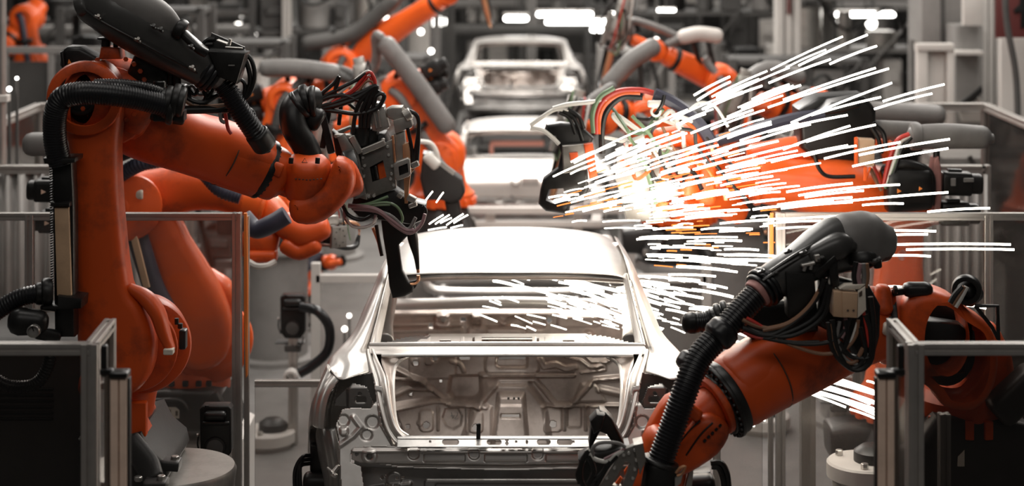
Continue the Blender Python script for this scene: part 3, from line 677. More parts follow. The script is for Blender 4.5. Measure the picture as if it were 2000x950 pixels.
def weld_gun(T, c, d, k=1., dark=True, up=V(0, 0, 1), seed=1, om=None):
    """spot welding gun: plated body, servo drive, C frame with two electrodes, cable loops. d points to the electrodes"""
    rr = random.Random(seed); c = Vector(c); d = Vector(d).normalized(); s, u = basis(d, up)
    def at(a, b_, e=0): return c+d*a*k+u*b_*k+s*e*k
    part(T, 'gun_body', GUNPL, lambda b: [b.bar(at(-.16, 0, e), at(.16, 0, e), .03*k, .26*k, u) for e in (-.09, .09)]+[b.bar(at(-.12, .1), at(.1, .1), .15*k, .05*k, u), b.bar(at(-.15, -.1), at(.1, -.1), .15*k, .04*k, u)]+[b.bolts(at(0, 0, e*1.15), s*(1 if e > 0 else -1), .1*k, 8, .01*k) for e in (-.09, .09)])
    part(T, 'servo_drive', GUNLT, lambda b: [b.limb([at(-.3, .2), at(.02, .2)], [(.06*k, .06*k)]*2, pw=6, ends=.1), b.limb([at(-.36, .2), at(-.31, .2)], [(.045*k, .045*k)]*2, pw=6, ends=.1), b.cyl(at(.02, .2), at(.2, .16), .03*k)])
    part(T, 'transformer', BLACK, lambda b: b.bar(at(-.14, 0), at(.12, 0), .14*k, .18*k, u, .02))
    part(T, 'electrode_arm', BLACK, lambda b: b.limb([at(.1, -.12), at(.3, -.16), at(.5, -.14), at(.56, -.02)], [(.035*k, .05*k), (.03*k, .045*k), (.03*k, .04*k), (.02*k, .02*k)], up=s, ends=.3))
    part(T, 'electrode_arm', COPPER, lambda b: b.limb([at(.15, .16), at(.36, .15), at(.52, .12), at(.56, .05)], [(.025*k, .03*k), (.022*k, .03*k), (.02*k, .02*k), (.012*k, .012*k)], up=s, ends=.3))
    part(T, 'electrode_tip', COPPER, lambda b: [b.cyl(at(.56, .05), at(.565, .02), .012*k), b.cyl(at(.56, -.02), at(.565, .01), .012*k)])
    for i, m in enumerate((BLACK, BLACK, WHITEC, RED, GREEN, BLACK)):
        a0 = rr.uniform(-.3, -.1); e = rr.uniform(-.1, .1)
        part(T, 'cable', m, lambda b: b.tube([at(a0, .22, e), at(a0+rr.uniform(-.1, .05), .36+rr.uniform(0, .1), e), at(rr.uniform(.0, .2), .3+rr.uniform(0, .1), e+rr.uniform(-.1, .1)), at(.18, .1, e), at(.1+rr.uniform(0, .1), -.05, e*1.4)], .009*k, 6))
def robot(T, S, E, W, G, ax, base, rs=.2, re=.15, th=.16, ru=(.17, .11), om=None, tube=None, k=1., gun=True, motors=True, seed=1, gund=None, hosem=None, link_side=0, name=''):
    """S shoulder, E elbow, W wrist flange, G hand end; ax horizontal joint axis; base (x,y,z)"""
    om = om or ORANGE; S, E, W, G = map(Vector, (S, E, W, G)); ax = Vector(ax).normalized()
    if base:
        robot_base(T, *base, k=k, om=om)
        bx = V(base[0], base[1], base[2]+.62*k)
        part(T, 'shoulder_housing', om, lambda b: [b.limb([bx, (bx+S)/2, S], [(.2*k, .22*k), (.2*k, .2*k), (.17*k, .18*k)], up=ax), b.disc(S, ax, rs*1.08, th*2.2*k, .03)])
    ex = (E-S).normalized(); ey = ax.cross(ex); o = S-ax*(th*(1.6 if link_side else -.2))
    part(T, 'link_arm', om, lambda b: b.plate(link_outline((E-S).length, rs, re), S+ax*(th*.35), ex, ey, ax, th, .045, (), 3))
    part(T, 'shoulder_cap', om, lambda b: [b.disc(S+ax*(th*1.4), ax, rs*.72, .05, .015), b.bolts(S+ax*(th*1.4+.03), ax, rs*.6, 12, .012)])
    part(T, 'elbow_housing', om, lambda b: [b.disc(E-ax*.06, ax, re*1.02, th*2.4, .03), b.ring(E+ax*(th*1.4), ax, re*.8, re*.55, .04, .01)])
    d = (W-E).normalized()
    part(T, 'upper_arm', om, lambda b: b.limb([E-d*.2*k-ax*.1, E-ax*.12, E.lerp(W, .35)-ax*.09, E.lerp(W, .7)-ax*.04, W], [(ru[0]*.8, ru[0]*.8), (ru[0], ru[0]), (ru[0]*.9, ru[0]*.95), (ru[1]*1.05, ru[1]*1.05), (ru[1], ru[1])], up=ax, ends=.35))
    part(T, 'wrist_flange', BLACK, lambda b: [b.disc(W+d*.01, d, ru[1]*1.06, .04, .008), b.bolts(W+d*.03, d, ru[1]*.88, 16, .01)])
    wd = (G-W).normalized(); m = W.lerp(G, .5); s2, u2 = basis(wd, ax)
    part(T, 'wrist', om, lambda b: [b.cyl(W, W+d*.12*k, ru[1]*.85), b.limb([W+d*.08, m], [(ru[1]*.7,)*2, (ru[1]*.75,)*2]), b.disc(m, ax, ru[1]*.95, .2*k, .03), b.limb([m+ax*.1*k, G+ax*.03], [(.05*k, ru[1]*.8), (.06*k, ru[1]*.7)], up=u2), b.limb([m-ax*.1*k, G-ax*.03], [(.05*k, ru[1]*.8), (.06*k, ru[1]*.7)], up=u2)])
    part(T, 'tool_flange', BLACK, lambda b: b.disc(G, wd, ru[1]*.75, .06, .01))
    if motors:
        for i, (a, z) in enumerate(((-.05, .09), (-.05, -.09), (-.2, 0))):
            motor(T, E-d*.22*k+ax*(a)+V(0, 0, z*k), -d, .065*k, .22*k, TRI)
    if tube:
        tb = [Vector(p) for p in tube[0]]
        part(T, 'energy_tube', tube[1], lambda b: b.limb(tb, [(tube[2], tube[2])]*len(tb), pw=2.1, ends=.8))
        mid = tb[len(tb)//2]
        parts_each(T, 'tube_support', BLACK, [lambda b: b.bar(E.lerp(W, .1), tb[0].lerp(tb[-1], .3), .04, .04), lambda b: b.bar(E.lerp(W, .4), tb[0].lerp(tb[-1], .75), .04, .04)])
        part(T, 'hose', hosem or RUBBER, lambda b: b.tube([tb[-1], tb[-1]+(tb[-1]-tb[-2]).normalized()*.15+V(0, 0, -.04), W.lerp(tb[-1], .5)+V(0, 0, .1), G+V(0, 0, .18), G+V(0, 0, .02)], tube[2]*.55, 12, 8, rib=(.03, .006)))
    part(T, 'hose_clamp', BLACK, lambda b: b.ring(S.lerp(E, .5)+ax*(th*1.5), ex, .09, .05, .05))
    part(T, 'arm_hose', hosem or BLUEHOSE, lambda b: b.tube([S+ax*(th*1.6)-ex*.1, S.lerp(E, .5)+ax*(th*1.5), E+ax*(th*1.5), E+ex*.15+d*.12+ax*.1, E.lerp(W, .3)+ax*.12+V(0, 0, ru[0]*1.1)], .04, 12, 8, rib=(.03, .004)))
    if gun: weld_gun(T, G+wd*.2*k, gund or V(wd.x*.3, wd.y*.3, -1), k, seed=seed, up=ax)

# ------------------------------------------------------------------ robot at left front
TA = thing('welding_robot', 'large orange robot at left front, arm stretched right to the car roof', 'robot', P(310, 980, 8.8))
Y = 8.45
part(TA, 'link_arm', ORANGE, lambda b: b.slab([(121, 165), (138, 137), (163, 124), (190, 123), (213, 137), (227, 165), (232, 210), (226, 300), (232, 430), (248, 560), (272, 600), (292, 650), (296, 700), (284, 745), (258, 772), (222, 780), (185, 765), (155, 720), (146, 650), (142, 560), (138, 420), (132, 300), (120, 255), (116, 210)], Y, .2, .05, [ell(155, 193, 31, 52)], sm=3, seg=3))
part(TA, 'elbow_ring', ORANGE, lambda b: b.ring(P(166, 192, Y-.01), (0.12, -1, 0), .172, .125, .06, .02))
part(TA, 'elbow_housing', ORANGE, lambda b: [b.bolts(P(218, 175, 8.58), (.25, -1, 0), .155, 22, .012, .02), b.disc(P(212, 200, 8.78), (.25, -1, 0), .19, .34, .03), b.limb([P(195, 170, 8.75), P(270, 200, 8.8)], [(.17, .17), (.2, .19)], ends=.4)])
part(TA, 'dark_hole_liner', BLACK, lambda b: [b.disc(P(158, 193, 8.56), (.12, -1, 0), .125, .06, .01), b.ring(P(158, 193, 8.5), (.12, -1, 0), .08, .06, .04)])  # black disc set in the elbow hole as its dark inside
part(TA, 'arm_seam', MARK, lambda b: b.ring(P(440, 300, 9.07), (P(512, 329, 9.16)-P(440, 300, 9.07)), .1635, .15, .006, .001, 60))
part(TA, 'shoulder_housing', ORANGE, lambda b: [b.disc(P(278, 670, 8.78), (.3, -1, 0), .225, .2, .03, 48), b.disc(P(262, 680, 8.66), (.3, -1, 0), .2, .12, .02, 40)])
part(TA, 'shoulder_lobe', ORANGE, lambda b: b.limb([P(254, 562, 8.5), P(285, 582, 8.5), P(308, 612, 8.5), P(320, 650, 8.5), P(333, 682, 8.5)], [(.02, .03), (.035, .05), (.035, .06), (.03, .05), (.022, .035)], up=V(0, 1, 0), ends=.5))
part(TA, 'rubber_stop', CREAM, lambda b: b.box(P(330, 686, 8.47), (.045, .05, .028)), 'small cream stop block')
part(TA, 'connector', BLACK, lambda b: [b.box(P(358, 662, 8.62), (.03, .06, .09)), b.cyl(P(352, 632, 8.6), P(352, 642, 8.6), .012), b.cyl(P(345, 622, 8.6), P(345, 634, 8.6), .01)])
part(TA, 'column_neck', ORANGE, lambda b: [b.limb([P(235, 735, 8.85), P(250, 800, 8.9), P(262, 838, 8.95)], [(.2, .2), (.13, .16), (.09, .12)], ends=.2), b.bar(P(262, 830, 8.7), P(272, 850, 8.7), .1, .12)])
part(TA, 'cable_bracket', ORANGE, lambda b: b.box(P(266, 818, 8.6), (.1, .05, .16)))
fa = part(TA, 'foot', CAST, lambda b: [b.slab([(200, 845), (254, 850), (275, 845), (292, 880), (322, 905), (328, 930), (318, 950), (290, 990), (150, 990), (150, 860)], 8.55, .6, .03, sm=0, seg=3), b.limb([P(255, 862, 8.5), P(285, 905, 8.45), P(300, 935, 8.4)], [(.05, .03), (.06, .03), (.05, .03)], up=V(0, 1, 0)),
     b.limb([P(318, 905, 8.6), P(350, 908, 8.6)], [(.05, .025)]*2, pw=5, ends=.2), b.limb([P(285, 945, 8.35), P(325, 945, 8.35)], [(.05, .02)]*2, pw=5, ends=.2)])
parts_each(fa, 'foot_bolt', STEELB, [(lambda b, x=x, y=y, Yy=Yy: b.cyl(P(x, y, Yy), P(x, y-9, Yy), .019, n=6)) for x, y, Yy in ((342, 900, 8.6), (314, 892, 8.7), (315, 938, 8.35), (270, 940, 8.35))])
part(fa, 'rating_label', CREAM, lambda b: b.bar(P(262, 872, 8.50), P(276, 892, 8.47), .045, .004, V(0, -1, .1)), 'small printed rating label')
b = B(); b.lathe((P(335, 985, 8.85).x, 8.85, 0), (0, 0, 1), [(0, .38), (1.0, .38), (1.06, .3), (1.1, .3), (1.17, .31), (1.19, .3)], 48)
tag(build('robot_pedestal', b, GUNLT), 'round steel pedestal plate under the left front robot', 'pedestal')
# upper arm and wrist
part(TA, 'upper_arm', ORANGE, lambda b: b.limb([P(225, 205, 8.85), P(290, 245, 8.88), P(360, 275, 8.95), P(430, 296, 9.05), P(505, 325, 9.15)], [(.19, .19), (.17, .165), (.15, .15), (.155, .15), (.145, .142)], up=V(0, 1, 0), n=32, pw=2.6, ends=.25))
part(TA, 'arm_sleeve', ORANGE, lambda b: b.limb([P(440, 300, 9.07), P(512, 329, 9.16)], [(.162, .158), (.152, .148)], up=V(0, 1, 0), n=36, pw=2.05, ends=.1))
part(TA, 'arm_stub', CREAM, lambda b: [b.limb([P(258, 243, 8.66), P(268, 236, 8.66)], [(.022, .03)]*2, ends=.3), b.limb([P(262, 166, 8.6), P(276, 166, 8.6)], [(.03, .014)]*2)], 'small cream stub')
dA = (P(575, 356, 9.22)-P(505, 325, 9.15)).normalized()
fl = part(TA, 'wrist_flange', BLACK, lambda b: [b.bolts(P(518, 332, 9.17), dA, .138, 28, .008, .012), b.bolts(P(536, 339, 9.19), dA, .108, 20, .007, .01), b.disc(P(514, 330, 9.16), dA, .152, .035, .006, 48), b.disc(P(528, 336, 9.18), dA, .125, .05, .008, 40)])
part(TA, 'wrist_sleeve', ORANGE, lambda b: [b.limb([P(520, 333, 9.17), P(540, 341, 9.19), P(548, 345, 9.2)], [(.136, .136), (.132, .13), (.11, .11)], up=V(0, 1, 0), ends=.1), b.limb([P(545, 345, 9.2), P(590, 362, 9.22)], [(.085, .085), (.08, .085)], ends=.2), b.limb([P(535, 328, 9.05), P(548, 333, 9.05)], [(.02, .035)]*2)])
up_ = V(.08, -.25, 1).normalized(); cw = P(600, 348, 9.15)
wh = part(TA, 'wrist_head', ORANGE, lambda b: [b.lathe(cw-up_*.11, up_, [(0, .085), (.01, .1), (.05, .112), (.16, .116), (.19, .112), (.215, .09), (.225, .06)], 40), b.limb([P(605, 372, 9.2), P(645, 362, 9.2), P(684, 346, 9.25)], [(.1, .09), (.095, .09), (.1, .1)], up=V(0, 1, 0), ends=.3)])
part(wh, 'cap_bolt', BLACK, lambda b: [b.cyl(cw+up_*.09+V(x, -.09, 0), cw+up_*.12+V(x, -.08, 0), .012) for x in (-.075, .055)])
part(wh, 'warning_triangle', MARK, lambda b: [b.tube([cw+up_*.104+V(x*.013-.01, -.068+y*.004, y*.010) for x, y in ((-1, -1), (1, -1), (0, 1), (-1, -1))], .002, 6, 0)])
part(wh, 'seam_marks', MARK, lambda b: [b.box(P(578+i*7, 352-(abs(i-3.5)*.7), 9.03), (.010, .006, .005), 0, .001) for i in range(8)])
part(TA, 'wrist_fork', ORANGE, lambda b: b.slab([(562, 402), (565, 426), (580, 440), (615, 441), (650, 422), (684, 384), (692, 350), (682, 322), (655, 312), (644, 335), (628, 368), (592, 384), (570, 390)], 9.05, .2, .05, sm=2, seg=3))
part(TA, 'tool_flange', BLACK, lambda b: [b.disc(P(690, 340, 9.3), V(1, .2, .25), .125, .06, .01), b.bolts(P(694, 340, 9.3), V(1, .2, .25), .1, 14, .01, .02)])
# energy tube on top
part(TA, 'energy_tube', COVER, lambda b: [b.limb([P(178, 2, 8.55), P(240, 30, 8.55), P(320, 84, 8.6), P(400, 136, 8.68)], [(.10, .085), (.13, .125), (.115, .112), (.085, .085)], up=V(0, 1, 0), n=36, pw=2.3, ends=.5), b.disc(P(162, 12, 8.5), V(-1, .2, -.4), .05, .05)])
et = TA.children[-1] if TA.children else None
for i, (x, y) in enumerate(((190, 33), (268, 78), (374, 133), (298, 52), (312, 58), (372, 92))):
    part(TA, 'tube_clip', GUNPL if i < 3 else COVER, lambda b: [b.bar(P(x-6, y-3, 8.43), P(x+8, y+5, 8.43), .02, .012), b.cyl(P(x+2, y, 8.42), P(x+2, y-3, 8.40), .008)])
part(TA, 'tube_seam', BLACK, lambda b: b.tube([P(165, 18, 8.46), P(200, 42, 8.43), P(270, 80, 8.44), P(330, 113, 8.48), P(385, 143, 8.58)], .005, 6))
part(TA, 'cover_hump', GREYTUBE, lambda b: b.limb([P(205, -14, 8.5), P(252, 4, 8.5), P(308, 32, 8.52), P(346, 58, 8.56)], [(.05, .05), (.08, .07), (.075, .06), (.04, .035)], up=V(0, 1, 0), ends=.7), 'raised cover with its top highlight painted lighter grey')  # lighter grey stands for the light on the tube's top
dT = (P(425, 152, 8.7)-P(400, 136, 8.68)).normalized()
part(TA, 'tube_collar', RUBBER, lambda b: [b.disc(P(404, 138, 8.68), dT, .092, .03, .01), b.disc(P(412, 143, 8.69), dT, .098, .02, .006), b.disc(P(420, 148, 8.7), dT, .085, .02, .006), b.disc(P(396, 133, 8.67), dT, .085, .03, .01)])
part(TA, 'collar_gasket', GREYTUBE, lambda b: b.limb([P(420, 147, 8.68), P(430, 156, 8.70)], [(.058, .058), (.05, .05)]))
part(TA, 'corrugated_hose', RUBBER, lambda b: b.tube([P(422, 150, 8.7), P(442, 172, 8.7), P(466, 212, 8.72), P(492, 250, 8.75), P(513, 280, 8.8)], .05, 20, 10, rib=(.015, .005)))
part(TA, 'hose_end_cuff', BLACK, lambda b: [b.limb([P(502, 262, 8.76), P(517, 284, 8.8)], [(.055, .055)]*2, ends=.2), b.limb([P(516, 278, 8.8), P(521, 296, 8.82)], [(.02, .012)]*2)])
part(TA, 'cable_outlet', BLACK, lambda b: [b.disc(P(352, 57, 8.52), V(1, 0, -.6), .05, .05, .015), b.tube([P(352, 60, 8.52), P(368, 76, 8.5), P(388, 96, 8.5), P(402, 104, 8.52)], .022, 10)])
part(TA, 'tube_support', BLACK, lambda b: [b.cyl(P(208, 75, 8.6), P(206, 100, 8.6), .022), b.disc(P(207, 75, 8.6), (0, 0, 1), .04, .012)])
part(TA, 'tube_support', BLACK, lambda b: [b.cyl(P(226, 82, 8.6), P(226, 100, 8.6), .012)])
part(TA, 'tube_support', BLACK, lambda b: [b.cyl(P(313, 128, 8.65), P(310, 160, 8.65), .02), b.cyl(P(333, 135, 8.65), P(332, 165, 8.65), .014), b.cyl(P(345, 140, 8.65), P(346, 168, 8.65), .02), b.limb([P(300, 160, 8.7), P(360, 172, 8.7)], [(.05, .02)]*2)])
part(TA, 'support_block', ORANGE, lambda b: [b.slab([(196, 92), (232, 94), (236, 116), (192, 116)], 8.55, .12, .012)])
part(TA, 'top_cover_plate', BLACK, lambda b: b.limb([P(262, 128, 8.66), P(292, 140, 8.66), P(318, 162, 8.68)], [(.06, .03), (.08, .04), (.06, .04)], up=V(0, 1, 0), ends=.5))
mA = part(TA, 'axis_motor', BLACK, lambda b: [b.slab([(118, 100), (130, 91), (155, 92), (192, 112), (196, 140), (160, 150), (130, 146), (120, 135), (116, 128)], 8.6, .14, .02, seg=3), b.slab([(116, 102), (124, 98), (128, 140), (120, 134)], 8.58, .12, .01), b.slab([(108, 160), (122, 156), (124, 172), (108, 176)], 8.6, .05, .01)])
part(mA, 'warning_triangle', TRI, lambda b: b.slab([(132, 125), (134, 116), (139, 124)], 8.59, .01, .001, seg=1))
# box with clips on the tube's right
bx_ = part(TA, 'terminal_box', BLACK, lambda b: [b.slab([(413, 64), (478, 92), (480, 102), (464, 164), (428, 148), (404, 98)], 8.75, .02, .004), b.slab([(404, 98), (480, 104), (462, 165), (425, 150)], 8.6, .16, .01)])
part(bx_, 'latch', STEELB, lambda b: [b.bar(P(424, 78, 8.62), P(446, 86, 8.62), .05, .008), b.bar(P(440, 92, 8.6), P(474, 94, 8.6), .02, .006), b.cyl(P(447, 88, 8.6), P(450, 76, 8.6), .008)])
part(bx_, 'nameplate', GREYTUBE, lambda b: b.box(P(452, 128, 8.595), (.03, .004, .006), 0, .001))
cables(TA, [(BLACK, .011, [(474, 98), (492, 120), (497, 155), (484, 188), (462, 200)]), (BLACK, .011, [(470, 98), (484, 130), (488, 160), (478, 190)]), (BLACK, .010, [(462, 150), (478, 165), (470, 200), (440, 208)]),
            (BLACK, .012, [(392, 92), (405, 78), (420, 76)]), (BLACK, .012, [(388, 100), (400, 88), (416, 86)]),
            (BLACK, .013, [(352, 175), (372, 195), (400, 200), (430, 185), (455, 200)]), (BLACK, .011, [(360, 170), (385, 210), (425, 212), (452, 205)]), (BROWN, .012, [(350, 190), (390, 208), (450, 206)]),
            (BLACK, .010, [(365, 168), (380, 185), (392, 170), (405, 190), (420, 168)]), (GREYTUBE, .008, [(362, 178), (376, 168), (390, 185), (410, 178)]), (BLACK, .010, [(398, 165), (402, 190), (390, 205)]),
            (RED, .009, [(440, 222), (445, 250), (452, 262)]), (GREYTUBE, .009, [(430, 220), (432, 235), (440, 240)]), (BLACK, .010, [(455, 205), (490, 215), (500, 235)])], 8.75)
part(TA, 'arm_cable_tray', BLACK, lambda b: [b.limb([P(330, 215, 8.72), P(400, 214, 8.75), (P(455, 212, 8.8))], [(.03, .02)]*3), b.limb([P(295, 222, 8.7), P(355, 232, 8.72)], [(.05, .03)]*2)])
# big hoses over the elbow
part(TA, 'corrugated_hose', RUBBER, lambda b: b.tube([P(118, 320, 8.3), P(108, 275, 8.28), P(108, 225, 8.26), P(122, 192, 8.24), P(160, 182, 8.23), P(215, 184, 8.25), P(270, 192, 8.3), P(322, 205, 8.35)], .053, 20, 10, rib=(.012, .0035)), 'wide corrugated hose')
part(TA, 'corrugated_hose', RUBBER, lambda b: b.tube([P(185, 165, 8.3), P(240, 165, 8.3), P(290, 173, 8.32), P(330, 188, 8.4)], .026, 12, 10, rib=(.012, .003)), 'thin corrugated hose')
part(TA, 'hose_clamp', BLACK, lambda b: [b.disc(P(x, y, 8.38), V(1, .1, -.2), r, .035, .012) for x, y, r in ((318, 200, .068), (328, 200, .078), (343, 196, .078), (354, 200, .072), (335, 212, .075))]+[b.box(P(332, 225, 8.4), (.14, .08, .05)), b.cyl(P(312, 158, 8.45), P(312, 172, 8.45), .03)])
dc = part(TA, 'hose_duct', BLACK, lambda b: [b.slab([(100, 312), (140, 312), (144, 400), (145, 660), (106, 660), (102, 400)], 8.3, .1, .015), b.slab([(84, 309), (147, 309), (146, 318), (120, 322), (86, 320)], 8.25, .16, .006), b.slab([(98, 396), (136, 396), (136, 404), (98, 404)], 8.26, .1, .006), b.slab([(112, 578), (160, 584), (158, 604), (84, 606), (84, 600), (112, 598)], 8.25, .14, .008)])
part(dc, 'cover_strip', SANDY, lambda b: b.slab([(106, 406), (134, 406), (139, 578), (111, 578)], 8.28, .03, .004), 'sand-coloured flat cover strip')
part(dc, 'chain_teeth', BLACK, lambda b: [b.box(P(99.5+.01*(y-325), y, 8.3), (.008, .03, .006), 0, .001) for y in range(325, 576, 5)])
hs = part(TA, 'supply_hose', RUBBER, lambda b: b.tube([P(-30, 625, 8.3), P(10, 598, 8.3), P(45, 580, 8.3), P(90, 572, 8.3)], .042, 18, 10, rib=(.014, .004)))
part(hs, 'hose_coupling', BLACK, lambda b: [b.disc(P(92, 570, 8.3), V(1, .3, 0), .062, .05, .015), b.disc(P(78, 574, 8.3), V(1, .3, 0), .05, .04, .01), b.bar(P(80, 600, 8.3), P(112, 604, 8.3), .03, .02)])
pr = part(TA, 'pressure_regulator', BLACK, lambda b: [b.limb([P(38, 628, 8.25), P(75, 630, 8.25)], [(.062, .062), (.055, .055)], ends=.8), b.limb([P(75, 650, 8.25), P(110, 658, 8.3)], [(.03, .03)]*2), b.bar(P(70, 615, 8.25), P(90, 625, 8.25), .03, .04)])
part(pr, 'gauge', STEELB, lambda b: b.ring(P(66, 647, 8.17), (0, -1, 0), .029, .024, .03, .004))
part(pr, 'gauge_dial', PAINTG, lambda b: [b.disc(P(66, 647, 8.175), (0, -1, 0), .025, .012, .002)])
part(pr, 'gauge_needle', BLACK, lambda b: b.bar(P(66, 647, 8.166), P(62, 638, 8.166), .004, .003, V(0, 1, 0), .0005))
part(TA, 'floor_hose', RUBBER, lambda b: b.tube([P(100, 665, 8.3), P(96, 710, 8.3), P(70, 750, 8.3), P(20, 755, 8.3), P(-20, 735, 8.3)], .03, 12, 8, rib=(.014, .003)))
# welding gun of the left front robot
GY = 9.45
gb = part(TA, 'gun_front_plate', GUNPL, lambda b: [b.slab([(703, 302), (768, 272), (774, 368), (716, 391)], GY, .03, .004, [[(722, 327), (748, 313), (755, 347), (727, 356)]])])
parts_each(gb, 'plate_bolt', STEELB, [(lambda b, x=x, y=y: b.cyl(P(x, y, GY), P(x, y, GY-.012), .008, n=8)) for x, y in ((709, 308), (757, 287), (712, 324), (759, 303), (716, 383), (769, 362), (710, 345), (765, 340), (720, 384), (766, 325), (730, 383), (763, 350))])
part(gb, 'window_bar', ORANGE_B, lambda b: [b.slab([(737, 322), (750, 316), (756, 345), (741, 351)], GY+.04, .02, .003)], 'orange bar behind the window')
part(gb, 'window_cylinder', BLACK, lambda b: [b.slab([(724, 328), (736, 322), (740, 350), (729, 354)], GY+.03, .02, .003), b.cyl(P(732, 324, GY+.02), P(736, 350, GY+.02), .008)])
part(TA, 'gun_side_plate', GUNPL, lambda b: [b.slab([(658, 268), (672, 262), (700, 302), (716, 391), (693, 385), (684, 345)], GY-.05, .05, .006), b.bolts(P(688, 330, GY-.06), (0, -1, 0), .05, 6, .007)])
part(TA, 'gun_top_frame', GUNLT, lambda b: [b.bar(P(652, 265, GY), P(688, 266, GY+.02), .05, .02), b.bar(P(686, 266, GY-.04), P(704, 300, GY-.04), .03, .03), b.bar(P(706, 297, GY-.02), P(752, 278, GY-.02), .04, .03), b.bar(P(748, 270, GY), P(748, 284, GY), .02, .02), b.bar(P(650, 262, GY+.1), P(686, 248, GY+.15), .02, .02)])
part(TA, 'gun_inner_body', BLACK, lambda b: [b.slab([(660, 272), (695, 262), (752, 262), (765, 300), (760, 370), (700, 380), (672, 330)], GY+.06, .2, .02), b.cyl(P(704, 285, GY+.05), P(704, 246, GY+.05), .052), b.cyl(P(722, 285, GY+.08), P(722, 250, GY+.08), .05)])
part(TA, 'servo_motor', GUNLT, lambda b: [b.slab([(722, 212), (734, 206), (750, 208), (758, 244), (760, 250), (742, 258), (727, 256), (724, 240)], GY+.02, .11, .006), b.bar(P(738, 215, GY+.01), P(744, 250, GY+.01), .012, .01), b.bar(P(730, 215, GY+.01), P(736, 252, GY+.01), .010, .01), b.bar(P(734, 206, GY+.06), P(736, 198, GY+.06), .06, .06)])
part(TA, 'cylinder_drive', GUNLT, lambda b: [b.slab([(754, 214), (764, 209), (786, 209), (790, 222), (788, 234), (770, 236), (756, 230)], GY+.02, .1, .008, seg=3), b.slab([(768, 236), (800, 226), (806, 246), (804, 250), (772, 262)], GY, .1, .006), b.slab([(770, 262), (790, 256), (795, 312), (772, 316)], GY+.02, .07, .008), b.cyl(P(790, 228, GY), P(803, 220, GY), .03)])
part(TA, 'guide_rod', COPPER, lambda b: [b.slab([(786, 284), (798, 278), (804, 330), (812, 328), (802, 340), (796, 398), (790, 398), (788, 330)], GY-.02, .03, .003), b.cyl(P(767, 265, GY-.01), P(774, 345, GY-.01), .006)])
part(TA, 'valve_block', GUNLT, lambda b: [b.slab([(768, 322), (774, 316), (796, 308), (801, 312), (803, 340), (798, 346), (776, 354), (770, 350)], GY-.05, .05, .008, [[(778, 326), (796, 319), (798, 337), (780, 344)]], seg=3), b.bar(P(803, 325, GY-.02), P(818, 318, GY-.02), .03, .03)])
part(TA, 'valve_core', BLACK, lambda b: b.slab([(776, 324), (797, 317), (799, 339), (779, 346)], GY-.03, .03, .003))
part(TA, 'vertical_bracket', BLACK, lambda b: [b.bar(P(626, 205, GY+.1), P(648, 300, GY+.05), .035, .04), b.bar(P(644, 205, GY+.12), P(630, 290, GY+.1), .03, .03), b.bar(P(668, 190, GY+.1), P(662, 245, GY+.1), .02, .02), b.bar(P(668, 192, GY+.1), P(700, 218, GY+.1), .016, .016), b.slab([(648, 255), (675, 275), (694, 385), (684, 372), (655, 300)], GY, .1, .01)])
part(TA, 'gun_base', BLACK, lambda b: [b.slab([(690, 388), (770, 370), (800, 392), (832, 400), (828, 430), (806, 440), (700, 425), (684, 408)], GY+.03, .16, .015)])
part(TA, 'gun_foot_plate', GUNLT, lambda b: [b.bar(P(796, 384, GY-.02), P(812, 392, GY-.02), .05, .03), b.bar(P(798, 404, GY-.02), P(815, 398, GY-.02), .03, .02), b.cyl(P(778, 378, GY-.04), P(786, 384, GY-.04), .018)])
part(TA, 'electrode_arm', BLACK, lambda b: [b.slab([(744, 432), (752, 412), (800, 405), (812, 420), (806, 450), (790, 468), (779, 480), (786, 530), (798, 552), (808, 560), (806, 572), (790, 580), (766, 584), (760, 560), (754, 500), (748, 465)], 9.78, .07, .012, seg=3)], 'long black C-shaped electrode arm')
part(TA, 'electrode_holder', BLACK, lambda b: [b.limb([P(803, 440, 9.8), P(806, 465, 9.8), P(813, 500, 9.8), P(816, 525, 9.8)], [(.022, .022), (.028, .028), (.016, .016), (.010, .010)]), b.slab([(795, 552), (812, 548), (818, 540), (820, 546), (812, 562), (800, 572)], 9.8, .03, .005)])
part(TA, 'electrode_tip', COPPER, lambda b: [b.cyl(P(816, 524, 9.8), P(817, 533, 9.8), .009), b.cyl(P(817, 549, 9.8), P(817, 538, 9.8), .009), b.tube([P(800, 556, 9.79), P(812, 554, 9.79), P(819, 547, 9.79)], .006)])
part(TA, 'hose_elbow', BLACK, lambda b: [b.tube([P(610, 330, 9.2), P(598, 290, 9.2), P(575, 250, 9.18), P(572, 215, 9.2), P(592, 196, 9.25), P(615, 195, 9.3)], .066, 18, 8), b.disc(P(598, 196, 9.25), V(1, 0, .3), .082, .04), b.disc(P(612, 200, 9.25), V(1, 0, .1), .085, .03), b.disc(P(586, 205, 9.22), V(1, 0, .8), .08, .03), b.limb([P(608, 228, 9.25), P(620, 235, 9.25)], [(.05, .06)]*2)], 'thick black cable elbow')
